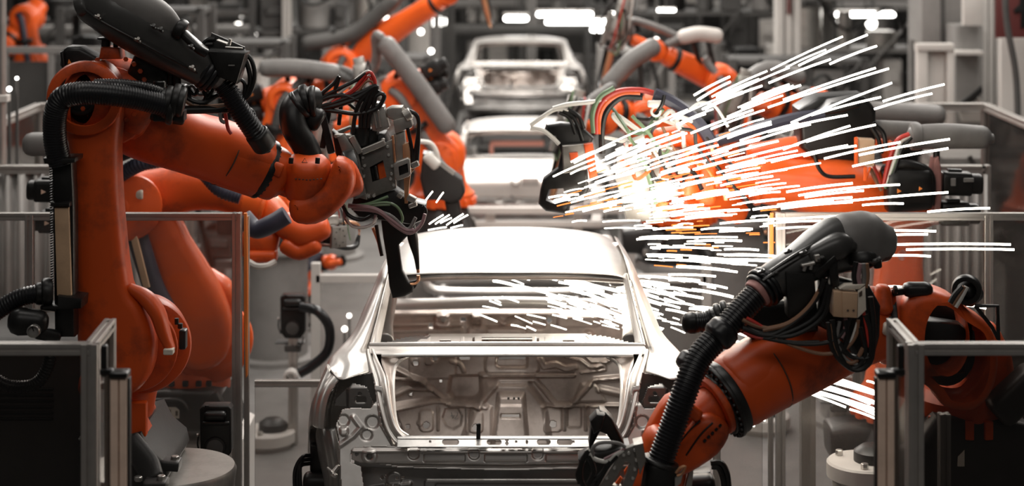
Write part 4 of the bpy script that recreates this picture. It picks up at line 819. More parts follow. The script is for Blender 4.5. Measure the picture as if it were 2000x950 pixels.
C3 = [(BLACK, .011, [(600, 205), (650, 165), (663, 150), (655, 185), (690, 190)]), (BLACK, .011, [(605, 210), (640, 185), (690, 160), (715, 143)]), (WHITEC, .008, [(640, 200), (680, 168), (716, 140), (724, 148)]),
      (RED, .010, [(648, 200), (690, 175), (718, 142), (730, 152), (733, 170)]), (RED, .007, [(650, 205), (700, 172), (720, 150), (729, 166)]), (BLACK, .012, [(606, 215), (660, 198), (710, 178), (735, 165)]), (BLACK, .014, [(604, 218), (660, 205), (700, 190), (734, 168), (728, 190)]),
      (BLACK, .012, [(610, 212), (660, 218), (700, 222), (735, 212), (750, 192), (745, 183), (733, 190), (730, 205)]), (BLACK, .013, [(602, 222), (630, 195), (668, 186), (700, 196)]), (BROWN, .008, [(700, 178), (715, 160), (727, 160), (730, 176)]),
      (BLACK, .012, [(728, 172), (716, 195), (706, 220), (704, 250)]), (BLACK, .012, [(734, 170), (722, 200), (714, 225), (712, 250)]), (BLACK, .011, [(720, 178), (700, 205), (692, 235), (690, 262)]), (BLACK, .010, [(738, 176), (732, 200), (722, 225), (720, 250)]),
      (BLACK, .010, [(790, 216), (810, 222), (818, 245), (812, 290), (808, 320)]), (BLACK, .009, [(796, 214), (816, 228), (818, 270), (815, 320)]), (BROWN, .006, [(802, 218), (817, 232), (813, 250)]), (BLACK, .010, [(796, 250), (804, 290), (806, 318)]),
      (GREEN, .007, [(690, 402, -.05), (720, 398, -.05), (758, 384, -.05)]), (GREEN, .007, [(700, 404, -.06), (750, 396, -.06), (775, 404, -.06), (786, 425, -.06), (782, 440, -.06)]), (GREEN, .006, [(690, 410, -.05), (730, 402, -.06), (762, 400, -.06)]),
      (MAUVE, .012, [(680, 402, -.06), (730, 408, -.07), (765, 430, -.07), (790, 448, -.07), (808, 450, -.07)]), (MAUVE, .009, [(690, 408, -.06), (740, 415, -.07), (770, 440, -.07), (800, 456, -.07), (822, 440, -.07), (830, 418, -.07)]), (GREYTUBE, .009, [(700, 404, -.06), (760, 420, -.07), (795, 448, -.07), (812, 425, -.07)]),
      (BLACK, .010, [(668, 398, -.05), (680, 420, -.05), (705, 430, -.05), (730, 420, -.05)]), (MAUVE, .008, [(672, 400, -.05), (676, 430, -.05), (700, 445, -.05), (728, 438, -.05), (734, 420, -.05)]), (WHITEC, .006, [(676, 425, -.06), (690, 444, -.06), (722, 442, -.06), (736, 425, -.06)]),
      (BLACK, .010, [(735, 440), (740, 470), (746, 500)]), (COPPER, .008, [(728, 445, .1), (738, 470, .1), (744, 495, .1)]), (BLACK, .008, [(826, 402), (832, 412), (828, 430)])]
cables(TA, C3, GY)

# ------------------------------------------------------------------ robot at right front
TB = thing('welding_robot', 'large orange robot at right front, arm reaching down to the trunk corner', 'robot', P(1880, 980, 8.8))
Y = 8.45
part(TB, 'link_arm', ORANGE, lambda b: b.slab([(1757, 640), (1764, 604), (1788, 580), (1828, 573), (1868, 586), (1898, 612), (1938, 640), (1952, 690), (1950, 740), (1932, 782), (1900, 806), (1850, 800), (1828, 772), (1790, 738), (1764, 695)], Y, .26, .045, [ell(1850, 663, 44, 73)], sm=3, seg=3), 'orange hollow elbow casting')
part(TB, 'elbow_ring', ORANGE, lambda b: [b.disc(P(1752, 640, 8.65), V(1, -.15, .1), .165, .2, .02)])
part(TB, 'ring_bolts', BLACK, lambda b: [b.disc(P(1750, 640, 8.6), V(1, -.2, .1), .17, .03, .004), b.bolts(P(1746, 640, 8.6), V(-1, .2, -.1), .158, 26, .012, .02)])
part(TB, 'elbow_housing', ORANGE, lambda b: [b.limb([P(1715, 632, 8.62), P(1755, 640, 8.64)], [(.15, .16), (.17, .165)], up=V(0, 1, 0), ends=.3), b.limb([P(1722, 600, 8.5), P(1724, 565, 8.5)], [(.05, .07), (.035, .04)], ends=.6), b.limb([P(1700, 585, 8.55), P(1735, 588, 8.55)], [(.06, .06)]*2)])
part(TB, 'recessed_motor', BLACK, lambda b: [b.limb([P(1808, 645, 8.62), P(1888, 652, 8.62)], [(.1, .055), (.08, .045)], up=V(0, 0, 1), pw=5, ends=.2), b.slab([(1806, 628), (1875, 635), (1895, 650), (1890, 665), (1806, 668)], 8.52, .05, .01), b.slab([(1806, 690), (1890, 690), (1885, 730), (1830, 735)], 8.66, .05, .01)])
part(TB, 'added_hollow_shade', BLACK, lambda b: b.slab(ell(1850, 668, 62, 88), 8.78, .05, .01))  # black sheet added behind the hollow to make its inside dark
part(TB, 'rear_casting', ORANGE, lambda b: [b.limb([P(1905, 660, 8.9), P(1925, 720, 8.9), P(1900, 790, 8.95)], [(.12, .12), (.13, .14), (.16, .16)], up=V(0, 1, 0)), b.bar(P(1895, 632, 8.6), P(1932, 640, 8.6), .06, .05)])
part(TB, 'skirt', ORANGE, lambda b: [b.lathe(P(1885, 812, 8.95), (0, 0, 1), [(0, .24), (.03, .25), (.1, .25), (.14, .2)], 36)]+[b.box(P(1885, 812, 8.95)+V(.25*math.cos(i*.35), .25*math.sin(i*.35), .0), (.04, .04, .09), i*.35) for i in range(18)])
part(TB, 'foot', CAST, lambda b: [b.slab([(1830, 815), (1925, 815), (2010, 830), (2030, 990), (1760, 990), (1775, 900)], 8.7, .55, .04, seg=3), b.limb([P(1955, 800, 8.7), P(2020, 740, 8.7)], [(.08, .08)]*2, pw=4)])
part(TB, 'warning_label', CREAM, lambda b: b.slab([(1871, 893), (1884, 880), (1884, 912), (1870, 912)], 8.69, .006, .001, seg=1), 'small cream warning label')
part(TB, 'top_knob', BLACK, lambda b: [b.limb([P(1775, 566, 8.5), P(1808, 566, 8.5)], [(.04, .035)]*2, ends=.9), b.bar(P(1742, 572, 8.5), P(1772, 568, 8.5), .03, .03), b.cyl(P(1745, 566, 8.45), P(1752, 566, 8.45), .02)])
part(TB, 'cream_stub', CREAM, lambda b: b.limb([P(1730, 642, 8.42), P(1740, 644, 8.42)], [(.028, .03)]*2))
part(TB, 'cable_guard_bracket', BLACK, lambda b: b.tube([P(1905, 598, 8.4), P(1948, 598, 8.4), P(1950, 665, 8.4), P(1938, 640, 8.4), P(1905, 598, 8.4)], .010, 6, 0))
part(TB, 'hose_bell', BLACK, lambda b: [b.limb([P(1893, 565, 8.5), P(1884, 578, 8.48)], [(.068, .068), (.06, .06)], ends=.4), b.ring(P(1888, 566, 8.43), V(-.3, -1, -.1), .068, .045, .05)])
cables(TB, [(WHITEC, .012, [(1888, 560), (1878, 580), (1866, 600)]), (BROWN, .012, [(1884, 560), (1872, 578), (1860, 596)]), (BLACK, .014, [(1880, 560), (1866, 575), (1856, 592)])], 8.38)
# upper arm
part(TB, 'upper_arm', ORANGE, lambda b: b.limb([P(1720, 640, 8.6), P(1650, 655, 8.5), P(1560, 695, 8.35), P(1480, 737, 8.25), P(1437, 765, 8.2)], [(.14, .14), (.165, .155), (.175, .17), (.17, .168), (.165, .163)], up=V(0, 1, 0), n=36, pw=2.4, ends=.2))
dB = (P(1405, 785, 8.17)-P(1437, 765, 8.2)).normalized()
part(TB, 'arm_sleeve', ORANGE, lambda b: b.limb([P(1500, 727, 8.27), P(1425, 772, 8.19)], [(.176, .174), (.165, .165)], up=V(0, 1, 0), n=40, pw=2.02, ends=.08))
fb_ = part(TB, 'wrist_flange', BLACK, lambda b: [b.disc(P(1418, 778, 8.18), dB, .172, .05, .01, 48), b.disc(P(1405, 788, 8.17), dB, .15, .03, .01, 48), b.ring(P(1410, 783, 8.17), dB, .178, .15, .02, .004, 48), b.bolts(P(1408, 786, 8.165), dB, .16, 30, .008, .012)])
part(TB, 'wrist_ring', ORANGE, lambda b: [b.ring(P(1400, 791, 8.15), dB, .135, .10, .04, .01), b.disc(P(1396, 794, 8.16), dB, .10, .03, .01)])
part(TB, 'wrist', ORANGE, lambda b: [b.limb([P(1395, 795, 8.15), P(1352, 828, 8.1), P(1330, 850, 8.08)], [(.095, .09), (.085, .085), (.09, .09)], up=V(0, 1, 0)), b.limb([P(1345, 800, 8.0), P(1362, 812, 8.0)], [(.03, .03)]*2)])
part(TB, 'wrist_fork', ORANGE, lambda b: [b.slab([(1298, 905), (1318, 862), (1352, 828), (1372, 816), (1392, 815), (1412, 826), (1426, 842), (1424, 862), (1404, 892), (1372, 915), (1345, 930), (1310, 940)], 7.98, .2, .045, sm=2, seg=3), b.slab([(1256, 868), (1290, 800), (1312, 780), (1330, 795), (1320, 850), (1290, 905), (1265, 905)], 8.2, .14, .03, sm=2, seg=3)])
part(TB, 'fork_slots', BLACK, lambda b: [b.bar(P(1376+i*7.5-2, 862-i*7.4+2, 7.975), P(1376+i*7.5+3, 862-i*7.4-3, 7.975), .009, .012) for i in range(5)]+[b.tube([P(1325, 868, 7.98), P(1350, 838, 7.975), P(1368, 822, 7.98)], .004, 6), b.tube([P(1340, 890, 7.98), P(1368, 850, 7.975), P(1392, 826, 7.98)], .004, 6)])
part(TB, 'hand_body', ORANGE, lambda b: [b.limb([P(1300, 860, 8.15), P(1290, 905, 8.15), P(1275, 950, 8.15)], [(.1, .1), (.12, .11), (.13, .12)], up=V(0, 1, 0))])
part(TB, 'arm_seam', MARK, lambda b: b.ring(P(1500, 727, 8.27), (P(1425, 772, 8.19)-P(1500, 727, 8.27)), .1775, .16, .006, .001, 60))
# energy tube cover
part(TB, 'energy_tube', COVER, lambda b: [b.limb([P(1497, 558, 8.1), P(1560, 518, 8.12), P(1630, 480, 8.2), P(1690, 474, 8.26), P(1722, 478, 8.28)], [(.078, .078), (.09, .09), (.125, .105), (.12, .10), (.08, .075)], up=V(0, 1, 0), n=36, pw=2.3, ends=.7), b.limb([P(1590, 500, 8.08), P(1640, 480, 8.1), P(1662, 482, 8.12)], [(.05, .05), (.06, .055), (.03, .03)], up=V(0, 1, 0), ends=.8)])
part(TB, 'rear_shell', GREYTUBE, lambda b: b.limb([P(1648, 470, 8.21), P(1690, 470, 8.26), P(1722, 474, 8.28)], [(.12, .11), (.13, .108), (.088, .08)], up=V(0, 1, 0), n=36, pw=2.2, ends=.75), 'worn rear shell, its top reflection painted in light grey')  # light grey covers both wear and the reflection on top
dC = (P(1490, 564, 8.09)-P(1497, 558, 8.1)).normalized()
part(TB, 'tube_collar', RUBBER, lambda b: [b.disc(P(1500, 556, 8.1), dC, .088, .03, .01), b.disc(P(1492, 562, 8.09), dC, .092, .02, .006), b.disc(P(1485, 568, 8.08), dC, .082, .02, .006)])
part(TB, 'collar_gasket', PINK, lambda b: b.limb([P(1486, 567, 8.08), P(1478, 575, 8.07)], [(.066, .066), (.062, .062)], ends=.1))
part(TB, 'corrugated_hose', RUBBER, lambda b: b.tube([P(1486, 568, 8.08), P(1455, 600, 8.05), P(1410, 650, 8.0), P(1365, 700, 7.95), P(1338, 765, 7.9), P(1310, 845, 7.88), P(1285, 915, 7.86)], .058, 24, 10, rib=(.0155, .0055)), 'long corrugated hose down the arm')
part(TB, 'hose_clamp', RUBBER, lambda b: [b.limb([P(x-a, y+e, 7.97), P(x+a, y-e, 7.98)], [(.068, .068)]*2, ends=.35) or b.disc(P(x, y, 7.975), V(1, 0, 1.1), .074, .035, .014) for x, y, a, e in ((1409, 651, 6, 6), (1352, 713, 4, 6))])
part(TB, 'hose_base_cuff', BLACK, lambda b: [b.limb([P(1291, 908, 7.86), P(1286, 960, 7.86)], [(.07, .07), (.078, .078)], ends=.2), b.ring(P(1291, 902, 7.86), V(.3, 0, 1), .08, .055, .02)])
part(TB, 'short_hose', RUBBER, lambda b: b.tube([P(1352, 630, 8.25), P(1380, 628, 8.25), P(1410, 615, 8.25), P(1445, 612, 8.3)], .048, 16, 8, rib=(.02, .004)))
part(TB, 'hose_cap', BLACK, lambda b: [b.limb([P(1348, 631, 8.25), P(1356, 631, 8.25)], [(.048, .048)]*2, ends=.8), b.disc(P(1404, 618, 8.25), V(1, 0, .3), .058, .03), b.disc(P(1418, 614, 8.25), V(1, 0, .3), .062, .03)])
for x, y in ((1538, 492), (1568, 494), (1486, 531), (1512, 534), (1602, 505), (1712, 508)):
    part(TB, 'tube_clip', COVER, lambda b: [b.bar(P(x-7, y+3, 8.02), P(x+9, y-3, 8.02), .025, .012), b.cyl(P(x+3, y, 8.01), P(x+3, y-3, 8.0), .007)])
part(TB, 'tube_ridge', COVER, lambda b: [b.tube([P(1505, 530, 8.03), P(1550, 500, 8.04), P(1610, 466, 8.1)], .008, 6), b.tube([P(1490, 548, 8.01), P(1540, 515, 8.02), P(1600, 484, 8.06)], .006, 6)])
part(TB, 'cable_outlet', BLACK, lambda b: [b.ring(P(1686, 508, 8.1), V(0, -.5, -1), .062, .04, .05, .012), b.limb([P(1712, 505, 8.1), P(1714, 520, 8.1)], [(.02, .02)]*2)])
bxb = part(TB, 'terminal_box', BLACK, lambda b: [b.slab([(1535, 533), (1590, 534), (1598, 620), (1540, 622)], 8.0, .12, .006), b.slab([(1590, 534), (1630, 500), (1636, 508), (1600, 545)], 7.99, .012, .002)])
part(bxb, 'connector_block', BLACK, lambda b: [b.slab([(1618, 512), (1636, 508), (1641, 560), (1622, 566)], 8.0, .08, .01), b.slab([(1598, 540), (1650, 560), (1660, 620), (1618, 640), (1600, 620)], 8.1, .1, .02)])
part(bxb, 'latch', STEELB, lambda b: [b.bar(P(1564, 519, 8.0), P(1592, 513, 8.0), .03, .012), b.cyl(P(1570, 530, 8.0), P(1573, 519, 8.0), .008), b.cyl(P(1583, 527, 8.0), P(1585, 516, 8.0), .008), b.bar(P(1590, 505, 8.02), P(1602, 503, 8.02), .02, .03)])
bb_ = part(TB, 'junction_box', BEIGE, lambda b: [b.slab([(1628, 570), (1655, 571), (1655, 622), (1628, 619)], 7.96, .1, .004), b.slab([(1645, 571), (1676, 573), (1674, 622), (1646, 620)], 7.95, .11, .004)], 'beige junction box')
part(bb_, 'box_lid', CREAM, lambda b: [b.slab([(1676, 570), (1690, 560), (1692, 606), (1675, 622)], 7.955, .02, .002), b.slab([(1640, 565), (1652, 557), (1690, 556), (1678, 566)], 7.96, .05, .003)])
part(bb_, 'label_mark', MARK, lambda b: [b.slab([(1678, 572), (1684, 568), (1684, 578), (1678, 581)], 7.95, .004, .0005, seg=1), b.cyl(P(1656, 607, 7.95), P(1656, 607, 7.945), .005), b.cyl(P(1667, 607, 7.95), P(1667, 607, 7.945), .005)])
cables(TB, [(MAUVE, .012, [(1680, 515), (1676, 540), (1680, 560)]), (GREYTUBE, .012, [(1686, 515), (1688, 540), (1686, 560)]), (BROWN, .011, [(1692, 515), (1694, 540), (1690, 562)]), (BLACK, .012, [(1672, 512), (1668, 540), (1672, 560)]),
            (BLACK, .012, [(1610, 545), (1590, 590), (1550, 630), (1500, 655), (1450, 640)]), (BROWN, .011, [(1605, 560), (1580, 600), (1540, 632), (1490, 645)]), (BLACK, .011, [(1618, 555), (1600, 610), (1560, 640), (1500, 662)]), (BLACK, .012, [(1622, 560), (1605, 620), (1545, 656), (1480, 652)]),
            (RED, .008, [(1458, 622), (1470, 628), (1490, 640)]), (BROWN, .009, [(1450, 625), (1475, 636), (1500, 642)]), (RED, .007, [(1452, 650), (1480, 660), (1510, 660)]),
            (BLACK, .010, [(1490, 660), (1560, 672), (1620, 668), (1650, 645), (1660, 620)]), (BROWN, .008, [(1500, 655), (1560, 680), (1610, 692), (1650, 682), (1672, 655), (1676, 625)]), (BLACK, .008, [(1480, 650), (1540, 668), (1600, 668)]),
            (BLACK, .013, [(1625, 625), (1635, 680), (1655, 715), (1680, 722), (1698, 700), (1700, 650), (1690, 615)]), (BLACK, .012, [(1618, 630), (1625, 680), (1650, 712), (1672, 718), (1690, 690), (1680, 640)]), (BROWN, .010, [(1622, 632), (1630, 670), (1640, 700), (1668, 708), (1686, 680)]),
            (GREYTUBE, .008, [(1640, 628), (1636, 660), (1650, 700), (1680, 712), (1696, 690)]), (BLACK, .012, [(1650, 625), (1655, 660), (1645, 690)]), (MAUVE, .009, [(1652, 622), (1650, 645), (1644, 660)]), (RED, .007, [(1685, 600), (1692, 640), (1698, 680)]), (BLACK, .013, [(1700, 580), (1706, 640), (1702, 700), (1685, 722)]),
            (BLACK, .012, [(1640, 670), (1660, 695), (1690, 700), (1705, 692)]), (WHITEC, .005, [(1660, 672), (1668, 650), (1674, 630)])], 7.98)
part(TB, 'cable_backplate', BLACK, lambda b: [b.slab([(1600, 560), (1640, 545), (1700, 560), (1722, 600), (1720, 660), (1705, 715), (1670, 700), (1640, 660), (1600, 640)], 8.15, .1, .03, seg=3), b.slab([(1440, 600), (1530, 590), (1600, 610), (1600, 650), (1470, 665), (1420, 640)], 8.2, .1, .03, seg=3)])
# its gun, seen from behind at the bottom edge
GB = 7.8
g2 = part(TB, 'gun_front_plate', GUNPL, lambda b: [b.slab([(1168, 955), (1215, 880), (1240, 870), (1250, 880), (1246, 925), (1232, 960)], GB, .04, .004, [[(1196, 948), (1222, 902), (1232, 906), (1214, 952)]]), b.slab([(1238, 870), (1256, 866), (1262, 900), (1250, 930)], GB-.02, .1, .006)])
parts_each(g2, 'plate_bolt', STEELB, [(lambda b, x=x, y=y: b.cyl(P(x, y, GB), P(x, y, GB-.012), .007, n=8)) for x, y in ((1218, 890), (1240, 880), (1243, 900), (1240, 918), (1200, 915), (1185, 935), (1228, 886), (1236, 935))])
parts_each(g2, 'window_bar', ORANGE_B, [lambda b: b.slab([(1200, 948), (1212, 932), (1216, 936), (1207, 952)], GB+.03, .02, .003), lambda b: b.slab([(1219, 922), (1226, 912), (1226, 925), (1220, 930)], GB+.03, .02, .003)], 'orange bar behind the window')
part(TB, 'electrode_arm', BLACK, lambda b: [b.slab([(1150, 870), (1156, 828), (1172, 803), (1182, 806), (1196, 820), (1220, 868), (1200, 872), (1185, 850), (1172, 845), (1160, 868), (1152, 882)], 8.15, .1, .012, seg=3), b.slab([(1152, 824), (1166, 810), (1182, 812), (1175, 840), (1160, 850)], 8.1, .1, .012)])
part(TB, 'gun_body', BLACK, lambda b: [b.slab([(1130, 900), (1160, 885), (1230, 872), (1210, 920), (1180, 960), (1140, 960)], 8.1, .15, .02)])
part(TB, 'side_pod', BLACK, lambda b: [b.slab([(1352, 928), (1388, 922), (1388, 935), (1352, 945)], 8.3, .1, .01), b.limb([P(1350, 948, 8.3), P(1385, 946, 8.3)], [(.06, .05)]*2)])
cables(TB, [(WHITEC, .009, [(1146, 878), (1160, 896), (1185, 902), (1200, 890), (1215, 882)]), (WHITEC, .007, [(1150, 884), (1165, 900), (1190, 898), (1218, 880)]), (BLACK, .012, [(1150, 880), (1136, 905), (1134, 935), (1145, 960)]), (GREYTUBE, .008, [(1158, 895), (1158, 875), (1175, 865), (1205, 866), (1222, 874)]),
            (MAUVE, .006, [(1180, 898), (1200, 888), (1222, 876)]), (BLACK, .012, [(1150, 890), (1160, 920), (1150, 945)]), (BLACK, .010, [(1190, 900), (1175, 925), (1155, 945)]), (BLACK, .010, [(1205, 890), (1185, 915), (1165, 950)]), (BLACK, .009, [(1140, 900), (1128, 925), (1132, 945)]),
            (BLACK, .013, [(1388, 905, .4), (1408, 905, .4), (1420, 925, .4), (1424, 960, .4)]), (BLACK, .013, [(1390, 912, .4), (1404, 915, .4), (1412, 935, .4), (1415, 960, .4)]), (COPPER, .006, [(1320, 925), (1328, 915), (1338, 912), (1332, 925), (1322, 930)])], GB)
parts_each(TB, 'gun_bracket', GUNLT, [lambda b: b.slab([(1318, 935), (1335, 920), (1330, 945), (1318, 955)], GB, .03, .003), lambda b: b.slab([(1345, 925), (1356, 905), (1352, 950), (1338, 955)], 8.1, .04, .004)])
# ------------------------------------------------------------------ second robot at left, behind the front one
YC = 11.4
TCc = thing('welding_robot', 'orange robot behind the clear fence at left, its arm passing under the front robot', 'robot', P(360, 870, YC))
def sl(T, name, m, poly, Y, th, bev=.03, holes=(), sm=0, label=None, seg=3):
    return part(T, name, m, lambda b: b.slab(poly, Y, th, bev, holes, sm=sm, seg=seg), label)
sl(TCc, 'link_arm', ORANGE_B, [(262, 430), (285, 408), (318, 408), (342, 430), (362, 470), (388, 510), (418, 560), (440, 610), (448, 660), (436, 705), (405, 728), (370, 728), (345, 700), (332, 650), (315, 590), (295, 520)], 11.2, .24, .07, sm=2)
part(TCc, 'shoulder_housing', ORANGE_B, lambda b: [b.disc(P(408, 660, 11.55), (.35, -1, 0), .26, .3, .04, 40), b.limb([P(405, 540, 11.5), P(435, 570, 11.5), P(452, 610, 11.5)], [(.06, .07), (.08, .1), (.05, .08)], up=V(0, 1, 0), ends=.6)])
part(TCc, 'turning_column', ORANGE_B, lambda b: [b.lathe(P(372, 768, 11.6), (0, 0, 1), [(0, .24), (.02, .25), (.14, .25), (.2, .22), (.35, .18)], 36)])
part(TCc, 'skirt_notches', CAST, lambda b: [b.box(P(x, 750, 11.33+abs(x-365)*.0006), (.035, .03, .035)) for x in (310, 335, 362, 388, 408)])
fc = sl(TCc, 'foot', CAST, [(285, 772), (300, 764), (410, 764), (432, 775), (455, 830), (462, 846), (268, 846), (272, 800)], 11.3, .5, .03)
part(fc, 'foot_ledge', CAST, lambda b: [b.limb([P(302, 782, 11.28), P(350, 782, 11.28), P(368, 800, 11.28)], [(.02, .012)]*3), b.bar(P(415, 770, 11.28), P(447, 830, 11.28), .06, .06)])
lbl = sl(fc, 'rating_label', CREAM, [(317, 796), (343, 796), (350, 802), (350, 818), (317, 818)], 11.285, .006, .001, seg=1)
part(lbl, 'label_print', MARK, lambda b: [b.box(P(x, y, 11.282), (w_, .004, h_), 0, .0005) for x, y, w_, h_ in ((326, 800, .03, .006), (328, 806, .04, .004), (326, 811, .03, .004), (345, 808, .014, .03), (332, 803, .01, .01))])
pedestal('square off-white pedestal under the robot behind the left fence', P(380, 850, 11.75).x, 11.75, HC-(846-YH)*11.6/F, .34, PAINTW, True)
part(TCc, 'upper_arm', ORANGE, lambda b: b.limb([P(235, 405, 11.3), P(300, 385, 11.3), P(370, 368, 11.3), P(440, 378, 11.25), P(485, 398, 11.2)], [(.2, .17), (.17, .15), (.14, .13), (.11, .105), (.1, .1)], up=V(0, 1, 0), ends=.3))
part(TCc, 'elbow_housing', ORANGE, lambda b: [b.disc(P(243, 400, 11.1), (.5, -1, 0), .2, .3, .03), b.limb([P(232, 360, 11.05), P(246, 400, 11.0), P(242, 445, 11.05)], [(.03, .05), (.035, .06), (.02, .03)], up=V(0, 1, 0))])
part(TCc, 'cream_stub', CREAM, lambda b: [b.limb([P(268, 380, 11.0), P(276, 380, 11.0)], [(.022, .03)]*2), b.limb([P(316, 300, 11.0), P(326, 300, 11.0)], [(.03, .015)]*2)])
part(TCc, 'wrist_flange', BLACK, lambda b: b.disc(P(490, 398, 11.2), V(1, 0, -.35), .105, .04, .01))
part(TCc, 'wrist', ORANGE_B, lambda b: [b.limb([P(486, 398, 11.2), P(520, 405, 11.15), P(548, 430, 11.1)], [(.1, .1), (.095, .095), (.08, .08)], up=V(0, 1, 0), ends=.5), b.disc(P(515, 402, 11.12), V(1, 0, -.3), .11, .03, .01)])
part(TCc, 'wrist_fork', ORANGE, lambda b: [b.limb([P(545, 430, 11.1), P(590, 455, 11.05), P(630, 445, 11.05)], [(.07, .09), (.09, .11), (.07, .09)], up=V(0, 1, 0), ends=.6), b.limb([P(560, 480, 11.0), P(585, 492, 11.0), P(615, 480, 11.0)], [(.06, .05)]*3, ends=.7)])
part(TCc, 'arm_hose', BLUEHOSE, lambda b: b.tube([P(228, 345, 10.95), P(270, 322, 10.9), P(310, 312, 10.9), P(350, 312, 10.9), P(395, 335, 10.95), P(430, 370, 10.9), P(470, 385, 10.9)], .048, 14, 8, rib=(.02, .004)))
part(TCc, 'arm_hose', BLUEHOSE, lambda b: b.tube([P(475, 425, 10.8), P(500, 448, 10.78), P(530, 438, 10.75), P(560, 420, 10.75)], .055, 14, 8))
part(TCc, 'link_hose', BLUEHOSE, lambda b: b.tube([P(262, 440, 11.1), P(280, 500, 11.1), P(300, 560, 11.1), P(325, 610, 11.1)], .065, 14, 6))
sl(TCc, 'cover_strip', SANDY, [(248, 440), (262, 440), (292, 562), (280, 566)], 10.98, .03, .005)
part(TCc, 'energy_tube', GREYTUBE, lambda b: b.limb([P(62, 282, 10.9), P(180, 280, 10.9), P(300, 275, 10.95)], [(.07, .065)]*3, up=V(0, 1, 0), ends=.8))
part(TCc, 'tube_fitting', BLACK, lambda b: [b.limb([P(238, 302, 10.8), P(262, 292, 10.8)], [(.05, .04)]*2), b.tube([P(250, 298, 10.75), P(280, 290, 10.75), P(300, 300, 10.75)], .02), b.disc(P(55, 282, 10.9), (1, 0, 0), .05, .04)])
motor(TCc, P(108, 372, 11.0), (-1, 0, .02), .068, .15, TRIP); motor(TCc, P(112, 433, 11.0), (-1, 0, .02), .066, .13, TRIP)
part(TCc, 'hand_ring', WHITEC, lambda b: b.tube([P(483, 510, 11.0), P(500, 520, 10.95), P(520, 520, 10.95), P(537, 512, 11.0)], .02))
part(TCc, 'hand_block', ORANGE, lambda b: [b.limb([P(485, 470, 11.1), P(530, 480, 11.1)], [(.08, .1)]*2, ends=.5), b.limb([P(490, 500, 11.05), P(535, 500, 11.05)], [(.06, .04)]*2, ends=.5)])
weld_gun(TCc, P(650, 462, 11.3), V(.5, .85, -.1), .5, seed=5)

# ------------------------------------------------------------------ second robot at right, lit by the sparks
YD = 11.0
TD = thing('welding_robot', 'orange robot at right behind the sparks, arm level with the car roof', 'robot', P(1765, 780, YD))
sl(TD, 'link_arm', ORANGE_B, [(1716, 420), (1730, 380), (1765, 360), (1800, 380), (1808, 430), (1806, 520), (1812, 640), (1808, 720), (1780, 760), (1745, 760), (1716, 720), (1712, 620), (1722, 520)], 11.05, .24, .05, [ell(1762, 499, 9, 11, 16)], sm=2)
part(TD, 'upper_arm', ORANGE_B, lambda b: b.limb([P(1800, 395, 11.0), P(1740, 395, 10.95), P(1650, 375, 10.9), P(1560, 362, 10.9), P(1480, 352, 10.9)], [(.15, .17), (.19, .18), (.19, .19), (.15, .15), (.13, .135)], up=V(0, 1, 0), n=32, ends=.3))
part(TD, 'upper_housing', ORANGE_B, lambda b: [b.limb([P(1470, 305, 11.1), P(1560, 298, 11.1), P(1650, 300, 11.1)], [(.07, .07), (.1, .09), (.1, .1)], up=V(0, 1, 0))])
part(TD, 'elbow_cover', BLACK, lambda b: [b.limb([P(1738, 368, 10.75), P(1805, 365, 10.75)], [(.14, .13), (.13, .12)], up=V(0, 1, 0), pw=3.5, ends=.3), b.tube([P(1725, 340, 10.7), P(1760, 322, 10.68), P(1800, 328, 10.68), P(1818, 350, 10.7), P(1816, 400, 10.72)], .028, 10)])
part(TD, 'warning_triangle', TRI, lambda b: b.slab([(1753, 378), (1753, 369), (1761, 374)], 10.58, .01, .001, seg=1)); part(TD, 'warning_triangle', TRI, lambda b: b.slab([(1795, 373), (1796, 365), (1802, 369)], 10.58, .01, .001, seg=1))
sl(TD, 'pink_bracket', PINK, [(1826, 310), (1834, 306), (1839, 330), (1840, 380), (1834, 440), (1822, 440), (1828, 380), (1822, 330)], 10.75, .12, .01)
motor(TD, P(1840, 357, 10.85), (1, 0, -.03), .07, .22); motor(TD, P(1838, 416, 10.85), (1, 0, -.02), .07, .21, TRIP)
part(TD, 'motor_plate', GREYTUBE, lambda b: [b.box(P(1862, 356, 10.77), (.03, .01, .045))]); part(TD, 'motor_plate', GREYTUBE, lambda b: b.box(P(1892, 352, 10.77), (.06, .01, .025))); part(TD, 'motor_plate', GREYTUBE, lambda b: b.box(P(1866, 420, 10.77), (.07, .01, .02)))
part(TD, 'energy_tube', GREYTUBE, lambda b: [b.limb([P(1790, 268, 10.8), P(1850, 266, 10.8), P(1918, 268, 10.8)], [(.072, .068), (.075, .072), (.068, .066)], up=V(0, 1, 0), n=32, pw=2.1, ends=.8), b.disc(P(1788, 267, 10.8), (1, 0, 0), .08, .06), b.disc(P(1936, 271, 10.8), (1, 0, 0), .03, .03)])
part(TD, 'rear_tube', GREYTUBE, lambda b: [b.limb([P(1705, 252, 11.0), P(1790, 256, 11.0)], [(.05, .055)]*2, ends=.3)])
part(TD, 'tube_support', BLACK, lambda b: b.cyl(P(1829, 290, 10.8), P(1829, 325, 10.8), .02))
sl(TD, 'machine_head', BLACK, [(1560, 215), (1600, 190), (1690, 186), (1712, 215), (1712, 280), (1690, 322), (1600, 320), (1565, 290)], 10.9, .3, .03)
sl(TD, 'machine_cap', BLACK, [(1625, 200), (1678, 190), (1680, 210), (1640, 222), (1600, 225)], 10.7, .2, .02)
jb = sl(TD, 'junction_box', BEIGE, [(1678, 272), (1709, 274), (1708, 326), (1677, 324)], 10.6, .1, .006)
part(jb, 'box_bracket', ORANGE_B, lambda b: [b.bar(P(1672, 268, 10.6), P(1672, 325, 10.6), .02, .02), b.bar(P(1690, 326, 10.6), P(1690, 355, 10.6), .02, .02), b.bar(P(1700, 326, 10.6), P(1692, 350, 10.6), .012, .012)])
